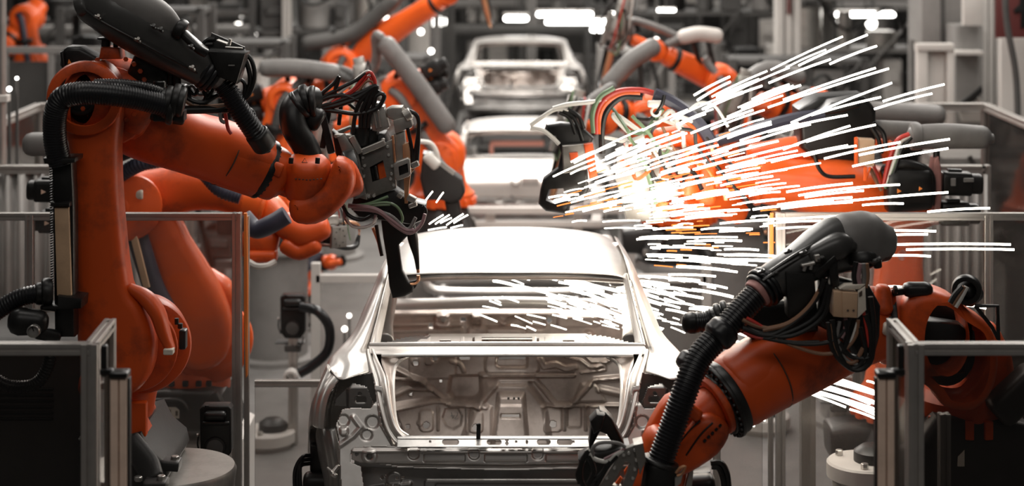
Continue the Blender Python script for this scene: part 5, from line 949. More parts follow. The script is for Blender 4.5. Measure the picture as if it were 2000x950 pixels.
cables(TD, [(RED, .014, [(1776, 262), (1752, 275), (1738, 310), (1726, 360)]), (WHITEC, .012, [(1778, 266), (1758, 280), (1745, 320), (1730, 362)]), (BLACK, .014, [(1780, 268), (1762, 290), (1748, 330), (1736, 365)]), (GREEN, .012, [(1778, 270), (1756, 300), (1742, 335), (1728, 368)]),
            (BLACK, .014, [(1705, 240), (1725, 260), (1730, 290)]), (BLACK, .013, [(1700, 245), (1715, 270), (1722, 300)]), (RED, .010, [(1705, 320), (1715, 345), (1724, 370)]), (BROWN, .012, [(1700, 330), (1712, 355), (1722, 372)]),
            (BLUEHOSE, .035, [(1400, 275), (1450, 262), (1500, 245), (1560, 230), (1610, 225)]), (BLACK, .012, [(1590, 300), (1600, 330), (1620, 345), (1670, 345)])], 10.65)
part(TD, 'wrist', ORANGE_B, lambda b: [b.limb([P(1480, 352, 10.9), P(1430, 350, 10.85), P(1390, 345, 10.8)], [(.13, .13), (.12, .12), (.11, .11)], up=V(0, 1, 0)), b.disc(P(1475, 352, 10.9), (1, 0, .05), .15, .04), b.limb([P(1400, 300, 10.7), P(1370, 330, 10.7), P(1360, 380, 10.7)], [(.08, .1), (.09, .12), (.07, .1)], up=V(0, 1, 0), ends=.6)])
part(TD, 'wrist_block', ORANGE_B, lambda b: [b.limb([P(1300, 290, 10.6), P(1345, 272, 10.65), P(1375, 280, 10.7)], [(.06, .05), (.09, .08), (.06, .06)], up=V(0, 1, 0)), b.limb([P(1345, 300, 10.62), P(1350, 380, 10.62)], [(.06, .06)]*2)])
part(TD, 'wrist_block', ORANGE_B, lambda b: [b.limb([P(1330, 400, 10.6), P(1400, 395, 10.7), P(1440, 415, 10.8)], [(.09, .1), (.09, .09), (.07, .07)], up=V(0, 1, 0))])
robot_base(TD, P(1765, 780, 11.3).x, 11.3, .45, 1., om=ORANGE_B)
b = B(); b.lathe((P(1765, 780, 11.3).x, 11.3, 0), (0, 0, 1), [(0, .3), (.4, .3), (.45, .28)], 40); tag(build('robot_pedestal', b, PAINTG), 'low round pedestal under the spark-lit robot at right', 'pedestal')
# gun cluster of that robot
part(TD, 'gun_body', GUNLT, lambda b: [b.slab([(1205, 300), (1262, 276), (1275, 330), (1268, 380), (1215, 392), (1200, 350)], 10.35, .2, .015, seg=2), b.slab([(1270, 300), (1330, 285), (1340, 380), (1280, 400)], 10.4, .16, .015), b.slab([(1215, 400), (1300, 396), (1310, 430), (1225, 436)], 10.4, .2, .015)])
part(TD, 'gun_cylinder', ORANGE_B, lambda b: [b.cyl(P(1345, 300, 10.35), P(1345, 380, 10.35), .06), b.cyl(P(1290, 330, 10.3), P(1330, 335, 10.3), .05), b.limb([P(1380, 330, 10.4), P(1380, 390, 10.4)], [(.05, .06)]*2, pw=4), b.limb([P(1290, 270, 10.4), P(1360, 262, 10.4)], [(.06, .06)]*2, ends=.7)])
rg = random.Random(11)
for i in range(16):
    x0, y0 = rg.uniform(1215, 1420), rg.uniform(255, 400); w_, h_ = rg.uniform(8, 26), rg.uniform(8, 40); a = rg.uniform(-.25, .25)
    sl(TD, 'gun_bracket', rg.choice((ORANGE_B, ORANGE, GUNLT, COPPER)), [(x0, y0), (x0+w_, y0-w_*a), (x0+w_+h_*a, y0+h_), (x0+h_*a, y0+h_)], rg.uniform(10.2, 10.4), .05, .006, seg=2)
for i in range(26):
    x0, y0 = rg.uniform(1190, 1400), rg.uniform(210, 330); m = rg.choice((WHITEC, WHITEC, BLACK, BLACK, GREYTUBE, GREEN, ORANGE_B, BROWN))
    p_ = [(x0, y0)]
    for k in range(3): p_.append((p_[-1][0]+rg.uniform(5, 38), p_[-1][1]+rg.uniform(-30, 45)))
    cables(TD, [(m, rg.uniform(.007, .014), [(x, y, rg.uniform(-.08, .08)) for x, y in p_])], 10.2)
cables(TD, [(RED, .016, [(1165, 262), (1166, 225), (1180, 195), (1210, 178), (1250, 176), (1276, 182)]), (ORANGE_B, .016, [(1172, 262), (1172, 225), (1186, 200), (1215, 184), (1250, 182)]), (GREEN, .016, [(1160, 260), (1158, 222), (1172, 190), (1200, 172)]), (BLACK, .018, [(1176, 300), (1176, 250), (1186, 215), (1215, 190), (1255, 190)]),
            (WHITEC, .013, [(1080, 212), (1110, 204), (1150, 200), (1185, 196)]), (WHITEC, .012, [(1036, 245), (1060, 228), (1085, 214), (1110, 215)]), (WHITEC, .012, [(1036, 250), (1060, 255), (1080, 270), (1092, 282)]),
            (WHITEC, .014, [(1232, 262), (1200, 230), (1206, 226), (1248, 256)]), (WHITEC, .010, [(1176, 268), (1200, 272), (1215, 276), (1226, 272)]), (BLUEHOSE, .036, [(1278, 184), (1310, 198), (1345, 222), (1375, 255), (1390, 280)]),
            (BLACK, .012, [(1100, 215), (1120, 230), (1130, 250), (1138, 275)]), (BLACK, .012, [(1108, 213), (1130, 228), (1140, 252)]), (BLACK, .010, [(1092, 220), (1112, 232), (1124, 262)])], 10.25)
part(TD, 'shackle', WHITEC, lambda b: [b.ring(P(1281, 218, 10.2), (0, -1, 0), .032, .018, .02), b.limb([P(1268, 203, 10.2), P(1292, 203, 10.2)], [(.02, .02)]*2)])
sl(TD, 'electrode_arm', BLACK, [(1062, 262), (1085, 268), (1096, 300), (1090, 330), (1062, 350), (1056, 372), (1052, 400), (1066, 414), (1110, 420), (1114, 404), (1140, 396), (1150, 370), (1146, 300), (1160, 270), (1130, 244), (1095, 240), (1068, 244)], 10.25, .1, .02, [[(1072, 370), (1100, 368), (1108, 390), (1082, 398), (1066, 392)]])
sl(TD, 'gun_plate', GUNPL, [(1098, 285), (1150, 280), (1156, 330), (1100, 340)], 10.2, .06, .008)
sl(TD, 'orange_guide', ORANGE, [(1140, 282), (1158, 280), (1168, 350), (1152, 352)], 10.18, .05, .008); sl(TD, 'orange_guide', ORANGE, [(1112, 300), (1128, 298), (1130, 312), (1114, 314)], 10.17, .03, .005)
point('welding_arc_light', P(1330, 440, 9.85), 7, .12, (1, .86, .7))
point('welding_arc_light_beside_roof', P(1420, 300, 9.9), 5, .12, (1, .86, .7))

# ------------------------------------------------------------------ robots further back
def ped_for(S, label, k, m=None):
    x, y = S.x, S.y+.25; z = max(S.z-.78*k, .15)
    pedestal(label, x, y, z, .36*k, m or PAINTG); return (x, y, z+.001)
def bgrobot(label, S, E, W, G, plab, ax=(0, -1, 0), k=1., tube=None, **kw):
    S, E, W, G = P(*S), P(*E), P(*W), P(*G); T = thing('welding_robot', label, 'robot', (S.x, S.y+.25, max(S.z-.78*k, .15)), None)
    base = ped_for(S, plab, k)
    robot(T, S, E, W, G, ax, base, k=k, om=ORANGE_B, tube=tube, **kw); return T
bgrobot('blurred orange robot with a round elbow ring, left of the line behind the gun', (858, 305, 16.5), (782, 182, 16.5), (705, 215, 16.5), (655, 250, 16.3), 'grey pedestal of the robot with the round elbow ring', rs=.22, re=.19, ru=(.17, .13),
        tube=([P(872, 245, 16.2), P(815, 165, 16.2), P(755, 88, 16.2)], GREYTUBE, .085), seed=2, hosem=GREYTUBE)
bgrobot('blurred orange robot at upper left, long arm raised to the top of the view', (640, 230, 20), (668, 122, 20), (848, 8, 19.6), (905, -30, 19.5), 'grey pedestal of the robot with its arm raised', rs=.2, re=.19, ru=(.19, .12), seed=3,
        tube=([P(600, 85, 19.8), P(690, 65, 19.8), P(770, 0, 19.7)], PAINTD, .08), hosem=PAINTD)
bgrobot('blurred orange robot at left under a level grey tube', (528, 300, 15.5), (560, 190, 15.5), (640, 172, 15.5), (690, 190, 15.3), 'grey pedestal of the robot with the level grey tube', rs=.17, re=.15, ru=(.13, .11), seed=4,
        tube=([P(520, 133, 15.3), P(580, 133, 15.3), P(650, 142, 15.3)], GREYTUBE, .075), hosem=PAINTD)
bgrobot('small blurred orange robot in the far upper left corner', (66, 120, 22), (52, 35, 22), (20, 75, 21.8), (8, 110, 21.7), 'pedestal of the small robot in the upper left corner', rs=.19, re=.17, ru=(.15, .12), seed=6, gun=False, motors=False)
bgrobot('blurred orange robot at upper right, arm pointing left below the lit grey tube', (1440, 270, 17.5), (1408, 160, 17.5), (1320, 118, 17.4), (1238, 78, 17.3), 'grey pedestal of the robot below the lit grey tube', rs=.19, re=.16, ru=(.14, .11), seed=8,
        tube=([P(1400, 70, 17.3), P(1365, 66, 17.3), P(1335, 72, 17.3)], PAINTW, .07), hosem=GREYTUBE)  # off-white tube colour stands for a grey cover catching the light
bgrobot('blurred dark orange robot just above the sparks, behind the looped red cable', (1330, 330, 15), (1262, 235, 15), (1205, 222, 14.8), (1150, 245, 14.7), 'grey pedestal of the robot behind the looped red cable', rs=.2, re=.2, ru=(.19, .13), seed=9,
        tube=([P(1275, 92, 15), P(1232, 120, 15), P(1190, 165, 15)], GREYTUBE, .075), hosem=GREYTUBE)
bgrobot('blurred orange robot at right whose grey tube shows over the spark fan', (1640, 330, 16), (1600, 215, 16), (1530, 200, 15.9), (1470, 210, 15.8), 'grey pedestal of the robot over the spark fan', rs=.19, re=.17, ru=(.14, .12), seed=10,
        tube=([P(1560, 150, 15.8), P(1500, 134, 15.8), P(1440, 172, 15.8)], GREYTUBE, .07), hosem=GREYTUBE)
bgrobot('blurred orange robot at right with a grey tube beside the level tube', (1690, 420, 13.6), (1700, 300, 13.6), (1640, 290, 13.5), (1590, 300, 13.5), 'grey pedestal of the robot behind the level tube', rs=.17, re=.15, ru=(.13, .11), seed=12,
        tube=([P(1830, 225, 13.3), P(1770, 222, 13.3), P(1700, 218, 13.3)], GREYTUBE, .075), hosem=PAINTD)
bgrobot('blurred orange robot low at left, between the left fence and the car', (572, 565, 16.6), (590, 530, 16.6), (630, 515, 16.5), (665, 510, 16.4), 'off-white pedestal low at left beside the sensor post', rs=.12, re=.1, ru=(.09, .07), k=.55, seed=13, gun=False, motors=False)
# dark gun hanging over the roof's left edge
t = thing('spot_welding_gun', 'dark brown spot welding gun hanging beyond the left edge of the roof', 'welding gun', P(860, 345, 12.5))
sl(t, 'gun_body', CAST, [(826, 300), (850, 305), (872, 330), (902, 352), (908, 378), (900, 392), (880, 398), (862, 392), (830, 392), (820, 350)], 12.4, .2, .02)
sl(t, 'lower_arm', CAST, [(868, 395), (896, 392), (905, 440), (890, 450), (878, 442)], 12.45, .12, .02)
part(t, 'white_fitting', WHITEC, lambda b: b.limb([P(836, 306, 12.3), P(852, 322, 12.3)], [(.045, .04)]*2)); part(t, 'cable', WHITEC, lambda b: b.tube([P(815, 276, 12.3), P(840, 280, 12.3), P(852, 296, 12.3), P(856, 312, 12.3)], .016)); part(t, 'guide_rail', STEELB, lambda b: b.bar(P(846, 308, 12.3), P(888, 340, 12.3), .02, .03))

# ------------------------------------------------------------------ fences
def fpane(T, x0, y0, x1, y1, z0, z1, m, t_=.006):
    b = B(); b.bar(V(x0, y0, (z0+z1)/2), V(x1, y1, (z0+z1)/2), t_, z1-z0, V(0, 0, 1), .001); return build('pane', b, m, T)
for sx, nm, px0, px1 in ((-1, 'left', -60, 165), (1, 'right', 1800, 2060)):
    Yf = 7.05; z = HC-(681-YH)*Yf/F; pw = .062
    T = thing('guard_fence', f'aluminium guard fence with smoked pane at lower {nm} corner', 'fence', (P((px0+px1)/2, 0, Yf).x, Yf, 0))
    xi = P(177 if sx < 0 else 1786, 0, Yf).x; xo = P(px0 if sx < 0 else px1, 0, Yf).x; xb = P(212 if sx < 0 else 1745, 0, 7.05*1.0).x
    yb = Yf+.0
    # the return wing runs back along the line
    xr = P(214 if sx < 0 else 1744, 0, 7.45).x; yr = 7.45
    part(T, 'top_rail', ALU, lambda b: b.prof((xo, Yf, z), (xi, Yf, z), .045, V(0, 0, 1)))
    part(T, 'post', ALU, lambda b: b.prof((xi, Yf, 0), (xi, Yf, z+.02), pw, V(0, 1, 0)))
    part(T, 'return_rail', ALU, lambda b: b.prof((xi, Yf, z), (xr, yr, z), .045, V(0, 0, 1)))
    part(T, 'return_post', ALU, lambda b: b.prof((xr, yr, 0), (xr, yr, z+.02), .045, V(0, 1, 0)))
    part(T, 'foot_plate', PAINTD, lambda b: b.box((xi, Yf, .01), (.16, .16, .02)))
    part(T, 'bottom_rail', ALU, lambda b: b.prof((xo, Yf, .15), (xi, Yf, .15), .045, V(0, 0, 1)))
    part(T, 'outer_post', ALU, lambda b: b.prof((xo, Yf, 0), (xo, Yf, z+.02), .045, V(0, 1, 0)))
    fpane(T, xo, Yf, xi-sx*(-.03) if sx > 0 else xi-.03, Yf, .18, z-.02, PANE_DK)
    fpane(T, xi, Yf+.03, xr, yr-.02, .18, z-.02, PANE_DK)
    # light curtain column in front
    cx = P(234 if sx < 0 else 1729, 0, 6.95).x; zc = HC-(738-YH)*6.95/F
    T2 = thing('light_curtain_post', f'beige light curtain post with black cap beside the {nm} smoked fence', 'sensor post', (cx, 6.95, 0))
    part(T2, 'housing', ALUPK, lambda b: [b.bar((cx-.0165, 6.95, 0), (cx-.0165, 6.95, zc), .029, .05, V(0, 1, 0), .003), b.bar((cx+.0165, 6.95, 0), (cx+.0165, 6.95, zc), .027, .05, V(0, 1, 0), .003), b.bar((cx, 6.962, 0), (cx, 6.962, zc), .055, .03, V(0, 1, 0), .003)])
    part(T2, 'cap', BLACK, lambda b: [b.box((cx, 6.95, zc+.015), (.07, .07, .026), 0, .005), b.box((cx-sx*-.0+(-.05 if sx < 0 else .05)*1.0, 6.96, zc+.02), (.05, .03, .025)), b.box((cx+(-.062 if sx < 0 else .062), 6.97, zc+.06), (.022, .03, .12))])
    part(T2, 'side_seal', BLACK, lambda b: b.bar((cx+(.035 if sx < 0 else -.035), 6.96, 0), (cx+(.035 if sx < 0 else -.035), 6.96, zc), .006, .04, V(0, 1, 0), .001))
    # middle fence with clear pane
    Ym = 10.0; zm = HC-(423-YH)*Ym/F
    xp = P(463 if sx < 0 else 1524, 0, Ym).x; xo = P(-80 if sx < 0 else 2080, 0, Ym).x; xm = P(58 if sx < 0 else 1930, 0, Ym).x
    T = thing('guard_fence', f'clear acrylic guard fence with bright top rail behind the {nm} front robot', 'fence', (xp, Ym, 0))
    part(T, 'top_rail', ALU, lambda b: b.prof((xo, Ym, zm), (xp, Ym, zm), .04, V(0, 0, 1)))
    part(T, 'post', ALU, lambda b: b.prof((xp, Ym, 0), (xp, Ym, zm+.02), .05, V(0, 1, 0)))
    part(T, 'slim_post', ALU, lambda b: b.prof((xp-sx*.05, Ym+.02, .2), (xp-sx*.05, Ym+.02, zm+.0), .028, V(0, 1, 0)))
    part(T, 'middle_post', ALU, lambda b: [b.prof((xm, Ym, 0), (xm, Ym, zm+.01), .045, V(0, 1, 0))])
    part(T, 'foot_plate', PAINTD, lambda b: b.box((xp, Ym, .01), (.16, .16, .02)))
    part(T, 'reflection_strip', mat('orange_reflection_strip', (.75, .22, .04), .5) if sx < 0 else MATS['orange_reflection_strip'], lambda b: b.slab([(x if sx < 0 else 1987-x, y) for x, y in [(476, 417), (482, 417), (484, 560), (483, 735), (480, 740), (476, 600)]], Ym-.02, .02, .002), 'orange reflection painted along the post edge')  # orange reflection on the post, modelled as a coloured strip
    fpane(T, xm+(.025 if sx < 0 else -.025), Ym, xp+(-.03 if sx < 0 else .03), Ym, .1, zm-.02, PANE)
    fpane(T, xo, Ym, xm-(.03 if sx < 0 else -.03), Ym, .1, zm-.02, PANE)
    # low rail toward the car
    zl = HC-(749-YH)*10.05/F; xe = P(640 if sx < 0 else 1400, 0, 10.05).x
    T = thing('guard_rail', f'low aluminium rail panel between the {nm} fence post and the car', 'rail', (xe, 10.05, 0))
    part(T, 'top_rail', ALU, lambda b: [b.prof((xp-sx*.09, 10.05, zl), (xe, 10.05, zl), .036, V(0, 0, 1))])
    part(T, 'post', ALU, lambda b: b.prof((xe, 10.05, 0), (xe, 10.05, zl), .04, V(0, 1, 0)))
    part(T, 'bottom_rail', ALU, lambda b: b.prof((xp-sx*.09, 10.05, .2), (xe, 10.05, .2), .036, V(0, 0, 1)))
    fpane(T, xp-sx*.09, 10.05, xe, 10.05, .22, zl-.02, PANE)
    # second low panel further down the line
    Y3 = 14.0; z3 = HC-(544-YH)*Y3/F; xa = P(617 if sx < 0 else 1380, 0, Y3).x; xb2 = P(760 if sx < 0 else 1240, 0, Y3).x
    T = thing('framed_screen', f'blurred white framed screen beyond the {nm} side of the car', 'fence', (xa, Y3, 0))
    part(T, 'top_rail', PAINTW, lambda b: b.bar((xa, Y3, z3), (xb2, Y3, z3), .06, .06)); part(T, 'post', PAINTW, lambda b: b.bar((xa, Y3, 0), (xa, Y3, z3+.12), .07, .06)); part(T, 'post', PAINTW, lambda b: b.bar((xb2, Y3, 0), (xb2, Y3, z3), .06, .06))
    fpane(T, xa, Y3, xb2, Y3, .1, z3-.03, PANE)
    cw_ = thing('welding_curtain', f'grey corrugated welding curtain behind the clear fence at {nm}', 'curtain', (P(1780 if sx > 0 else 205, 0, 13).x, 12.9, 0))
    xa_, xb_ = (P(1630, 0, 12.9).x, P(1925, 0, 12.9).x) if sx > 0 else (P(-90, 0, 12.9).x, P(355, 0, 12.9).x)
    def cur(b):
        n = 160; x_ = [xa_+(xb_-xa_)*i/n for i in range(n+1)]; y_ = [12.9+.035*math.sin(i*.62)+.02*math.sin(i*.23) for i in range(n+1)]
        b.v = [(a, q, z) for z in (.25, 2.0) for a, q in zip(x_, y_)]; b.f = [(i, i+1, n+2+i, n+1+i) for i in range(n)]
    co = part(cw_, 'curtain_sheet', mat('grey_pvc', (.33, .315, .30), .4, 0, var=.4, scale=2.5, col2=(.2, .19, .18)) if sx < 0 else MATS['grey_pvc'], cur, angle=80)
    md_ = co.modifiers.new('t', 'SOLIDIFY'); md_.thickness = .004
    part(cw_, 'curtain_rail', ALU, lambda b: b.prof((xa_, 12.9, 2.03), (xb_, 12.9, 2.03), .06, V(0, 0, 1)))
    for x_ in (xa_, xb_): part(cw_, 'rail_post', ALU, lambda b: b.prof((x_, 12.9, 0), (x_, 12.9, 2.06), .06, V(0, 1, 0)))
    # glazed side booth
    xw = sx*3.75; T = thing('glazed_partition', f'tall glazed partition running back along the {nm} side', 'partition', (xw, 14, 0))
    zt = 2.28
    part(T, 'top_rail', ALU, lambda b: b.prof((xw, 10.6, zt), (xw, 14.6, zt), .06, V(0, 0, 1))); part(T, 'top_rail', ALU, lambda b: b.prof((xw, 14.6, zt), (xw-sx*1.2, 14.6, zt), .06, V(0, 0, 1)))
    for x_, y_ in ((xw, 10.6), (xw, 12.0), (xw, 13.3), (xw, 14.6), (xw-sx*.6, 14.6), (xw-sx*1.2, 14.6)): part(T, 'post', ALU, lambda b: b.prof((x_, y_, 0), (x_, y_, zt), .06, V(0, 1, 0)))
    fpane(T, xw, 10.6, xw, 14.6, .1, zt-.04, PANE); fpane(T, xw, 14.6, xw-sx*1.2, 14.6, .1, zt-.04, PANE)
# posts right of the car under the arm
t = thing('frame_post', 'grey aluminium post standing right of the fence post with the painted orange reflection', 'post', P(1577, 900, 10.8)*1)
t.location.z = 0; ORG[t] = Vector(t.location)
part(t, 'upright', ALU, lambda b: b.prof(V(P(1577, 0, 10.8).x, 10.8, 0), V(P(1577, 0, 10.8).x, 10.8, 1.9), .085, V(0, 1, 0))); part(t, 'foot_plate', PAINTD, lambda b: b.box((P(1577, 0, 10.8).x, 10.8, .01), (.2, .2, .02)))
t = thing('short_post', 'short aluminium post seen through the right smoked pane', 'post', V(P(1844, 0, 7.6).x, 7.6, 0))
part(t, 'upright', ALU, lambda b: b.prof(V(P(1844, 0, 7.6).x, 7.6, 0), V(P(1844, 0, 7.6).x, 7.6, HC-(808-YH)*7.6/F), .045, V(0, 1, 0))); part(t, 'foot_plate', PAINTD, lambda b: b.box((P(1844, 0, 7.6).x, 7.6, .01), (.12, .12, .02)))

# ------------------------------------------------------------------ sensor heads on posts
def sensor(label, cx, cy, s, Y, mirror=1):
    p = lambda x, y: (cx+(x-420)*s*mirror, cy+(y-850)*s)
    T = thing('sensor_stand', label, 'sensor', V(P(cx, 0, Y).x, Y, 0)); X = P(cx, 0, Y).x; k = s*Y/F
    part(T, 'head', BLACK, lambda b: [b.slab([p(*q) for q in ((390, 800), (396, 794), (446, 794), (451, 800), (451, 885), (440, 900), (402, 900), (391, 885))], Y, 34*k, 3*k, seg=3), b.limb([P(*p(405, 812), Y-.01), P(*p(436, 812), Y-.01)], [(10*k, 9*k)]*2, ends=.7), b.limb([P(*p(398, 827), Y-.01), P(*p(446, 827), Y-.01)], [(5*k, 4*k)]*2, ends=.5)])
    part(T, 'lens', PAINTD, lambda b: b.disc(P(*p(420, 875), Y-.005), (0, -1, 0), 17*k, 6*k, 2*k))
    part(T, 'lens_hood', BLACK, lambda b: b.ring(P(*p(420, 875), Y), (0, -1, 0), 21*k, 17*k, 10*k, 2*k))
    part(T, 'knob', STEELB, lambda b: b.cyl(P(*p(388, 850), Y), P(*p(384, 850), Y), 3*k)); part(T, 'knob', BLACK, lambda b: b.cyl(P(*p(404, 792), Y), P(*p(404, 796), Y), 4*k))
    part(T, 'cable', BLACK, lambda b: b.tube([P(*p(388, 850), Y), P(*p(386, 870), Y), P(*p(392, 888), Y)], 1.6*k, 6)); part(T, 'cable', BLACK, lambda b: b.tube([P(*p(446, 895), Y), P(*p(444, 912), Y), P(*p(434, 922), Y), P(*p(426, 905), Y+.05)], 1.6*k, 6))
    part(T, 'post', ALU, lambda b: b.prof((X, Y+.05, 0), (X, Y+.05, P(*p(420, 898), Y).z), 22*k, V(0, 1, 0)))
    part(T, 'mount_plate', PAINTD, lambda b: [b.box(V(X-8*k, Y+.1, P(*p(420, 915), Y).z), (72*k, 40*k, 4*k)), b.limb([V(X-16*k, Y+.04, P(*p(420, 926), Y).z), V(X+16*k, Y+.04, P(*p(420, 926), Y).z)], [(9*k, 9*k)]*2, pw=5)])
    return T
sensor('black optical sensor head on a post between left fence and robot', 420, 850, 1.0, 9.6)
t = sensor('blurred black sensor head on a post left of the car', 571, 622, .8, 13.2)
part(t, 'hose', RUBBER, lambda b: b.tube([P(590, 600, 13.1), P(620, 608, 13.0), P(643, 640, 13.0), P(640, 685, 13.0), P(610, 715, 13.0), P(585, 730, 13.0)], .035, 12))
part(t, 'hose_guide', PAINTW, lambda b: b.ring(P(568, 735, 13.1), (0, -1, 0), .05, .03, .1))
t = sensor('black sensor head with grey camera behind the sparks at lower right', 1640, 740, .8, 11.6)
part(t, 'camera_body', GREYTUBE, lambda b: b.slab([(1634, 795-60), (1665, 738), (1667, 770-2), (1636, 765)], 11.4, .1, .01)); part(t, 'clamp_handle', BLACK, lambda b: b.limb([P(1590, 727, 11.5), P(1612, 722, 11.5)], [(.02, .02)]*2))
for lab, cx, cy, Y in (('round steel plate with hex bolts beyond the right light curtain', 1690, 900, 9.6), ('blurred white round plate on the floor under the right arm', 1490, 800, 13.6), ('blurred round plate on the floor left of the car', 522, 890, 13.2)):
    z = P(cx, cy, Y).z if Y < 10 else .12
    T = thing('turntable_base', lab, 'machine base', V(P(cx, 0, Y).x, Y, 0)); X = P(cx, 0, Y).x
    part(T, 'drum', PAINTW, lambda b: b.lathe((X, Y, 0), (0, 0, 1), [(0, .17), (max(z-.1, .02), .17), (max(z-.08, .03), .2), (z-.01, .2), (z, .19)], 36))
    part(T, 'cap', CAST, lambda b: b.lathe((X+.04, Y, z), (0, 0, 1), [(0, .1), (.05, .1), (.08, .06)], 24))
    for i in range(3): part(T, 'hex_bolt', STEELB, lambda b: b.cyl((X+.15*math.cos(i*2+.5), Y+.15*math.sin(i*2+.5), z), (X+.15*math.cos(i*2+.5), Y+.15*math.sin(i*2+.5), z+.03), .02, n=6))
t = thing('fixture_clamp', 'black clamp box with looped hoses beside the left rear wheel arch', 'clamp', P(622, 905, 9.3))
part(t, 'box', BLACK, lambda b: b.slab([(606, 872), (640, 870), (640, 925), (606, 925)], 9.4, .15, .01)); part(t, 'cylinder', BLACK, lambda b: b.limb([P(604, 945, 9.4), P(650, 945, 9.4)], [(.06, .06)]*2)); part(t, 'stand', PAINTD, lambda b: b.bar(V(P(622, 0, 9.5).x, 9.5, 0), V(P(622, 0, 9.5).x, 9.5, 1.2), .08, .08))
for i in range(3): part(t, 'hose', RUBBER, lambda b: b.tube([P(606, 890+i*8, 9.35), P(590-i, 894+i*8, 9.3), P(576+i*5, 920+i*4, 9.3), P(576+i*6, 965, 9.3)], .010, 8))

# ------------------------------------------------------------------ hall behind
def column(label, pxc, Y, wpx, m, top=5.2, name='steel_column'):
    X = P(pxc, 0, Y).x; w_ = wpx*Y/F; T = thing(name, label, 'column', (X, Y, 0))
    part(T, 'web', m, lambda b: b.bar((X, Y, 0), (X, Y, top), w_*.3, w_*.9, V(0, 1, 0)))
    for s in (-1, 1): part(T, 'flange', m, lambda b: b.bar((X+s*w_*.36, Y-.01, 0), (X+s*w_*.36, Y-.01, top), w_*.28, w_, V(0, 1, 0)))
    part(T, 'base_plate', PAINTD, lambda b: b.box((X, Y, .015), (w_*1.6, w_*1.6, .03)))
    return T
column('slim pale steel column at upper left, right of three round lamps', 561, 27, 17, PAINTW)
column('dark steel column in the far upper left', 210, 27, 26, PAINTG)
column('pale steel column behind the raised robot arm', 690, 34, 16, PAINTG)
t = column('broad off-white column with a maroon strip at upper right', 1537, 24, 46, PAINTW)
part(t, 'maroon_strip', MAROON, lambda b: b.slab([(1537, -60), (1545, -60), (1545, 28), (1537, 28)], 23.8, .02, .003))
column('grey column left of the hanging grey box', 1612, 27, 22, PAINTG)
column('grey steel column beside the tall white frame at right', 1785, 22, 20, PAINTG)
column('broad white column near the right edge', 1932, 19, 34, PAINTW)
column('grey column behind the middle of the line', 1038, 36, 18, PAINTG)
column('dark column left of the farthest car', 875, 31, 26, PAINTD)
column('pale column right of the farthest car', 1172, 33, 20, PAINTG)
column('thin dark column between the right background robots', 1475, 31, 14, PAINTD)
def panel(name, label, cat, m, poly, Y, th=.1, bev=.01):
    b = B(); b.slab(poly, Y, th, bev); o = build(name, b, m); return tag(o, label, cat)
t = thing('tall_white_frame', 'tall white steel frame with dark opening at upper right', 'frame', V(P(1840, 0, 18).x, 18, 0))
for x0, x1 in ((1792, 1812), (1850, 1864)): part(t, 'upright', PAINTW, lambda b: b.slab([(x0, 86), (x1, 86), (x1, 570), (x0, 570)], 18, .12, .01))
part(t, 'lintel', PAINTW, lambda b: b.slab([(1792, 86), (1864, 86), (1864, 100), (1792, 100)], 17.98, .16, .01)); part(t, 'back_panel', PAINTW, lambda b: b.slab([(1812, 100), (1850, 100), (1850, 570), (1812, 570)], 18.1, .04, .01))
t = thing('control_cabinet', 'pale grey control cabinet with open bay at upper right', 'cabinet', V(P(1893, 0, 18.3).x, 18.3, 0))
part(t, 'carcass', PAINTG, lambda b: [b.slab([(1866, 50), (1920, 50), (1920, 560), (1866, 560)], 18.5, .4, .01)]); part(t, 'upper_door', PAINTW, lambda b: b.slab([(1882, -20), (1921, -20), (1921, 50), (1882, 50)], 18.3, .1, .01)); part(t, 'shelf_edge', PAINTW, lambda b: b.slab([(1866, 100), (1921, 100), (1921, 108), (1866, 108)], 18.3, .2, .006))
part(t, 'tilted_lid', PAINTW, lambda b: b.slab([(1870, 210), (1912, 190), (1919, 196), (1919, 238), (1880, 238)], 18.3, .05, .006)); part(t, 'lid_stay', BLACK, lambda b: b.slab([(1870, 205), (1918, 168), (1920, 180), (1905, 196), (1874, 214)], 18.25, .05, .006))
t = thing('hanging_grey_box', 'large grey duct box hanging at the top right', 'duct', V(P(1840, 0, 19).x, 19, 2.6))
part(t, 'casing', PAINTG, lambda b: b.slab([(1800, -120), (1880, -120), (1880, 84), (1800, 84)], 19, .6, .02)); part(t, 'rib', PAINTD, lambda b: b.slab([(1838, -120), (1846, -120), (1846, 84), (1838, 84)], 18.97, .04, .005)); part(t, 'hanger', PAINTD, lambda b: b.bar(P(1840, -110, 19.3), V(P(1840, 0, 19.3).x, 19.3, 7), .05, .05))
t = thing('maroon_sign', 'maroon sign with part of a dark figure at the top right corner', 'sign', P(1975, 20, 17))
part(t, 'board', MAROON, lambda b: b.slab([(1945, -60), (2040, -60), (2040, 74), (1945, 74)], 17, .03, .004))
part(t, 'numeral', BLACK, lambda b: [b.slab([(1994, -40), (2004, -40), (2004, 54), (1994, 54), (1994, 22), (1984, 26), (1980, 20), (1992, 8)], 16.98, .02, .002)], 'dark numeral'); part(t, 'mounting_post', PAINTG, lambda b: b.bar(V(P(2020, 0, 17.1).x, 17.1, 0), V(P(2020, 0, 17.1).x, 17.1, 3.2), .08, .06))
panel('pale_wall_panel', 'pale panel below the maroon sign at the right edge', 'panel', PAINTW, [(1955, 74), (2060, 74), (2060, 620), (1955, 620)], 17.6)
b = B(); b.tube([P(1962, -60, 16.5), P(1966, 40, 16.5), P(1982, 130, 16.5), P(1987, 200, 16.5), P(1987, 280, 16.5), P(1987, 560, 16.5)], .03, 10); tag(build('conduit_pipe', b, PAINTD), 'bent grey conduit pipe in front of the panel at the right edge', 'pipe')
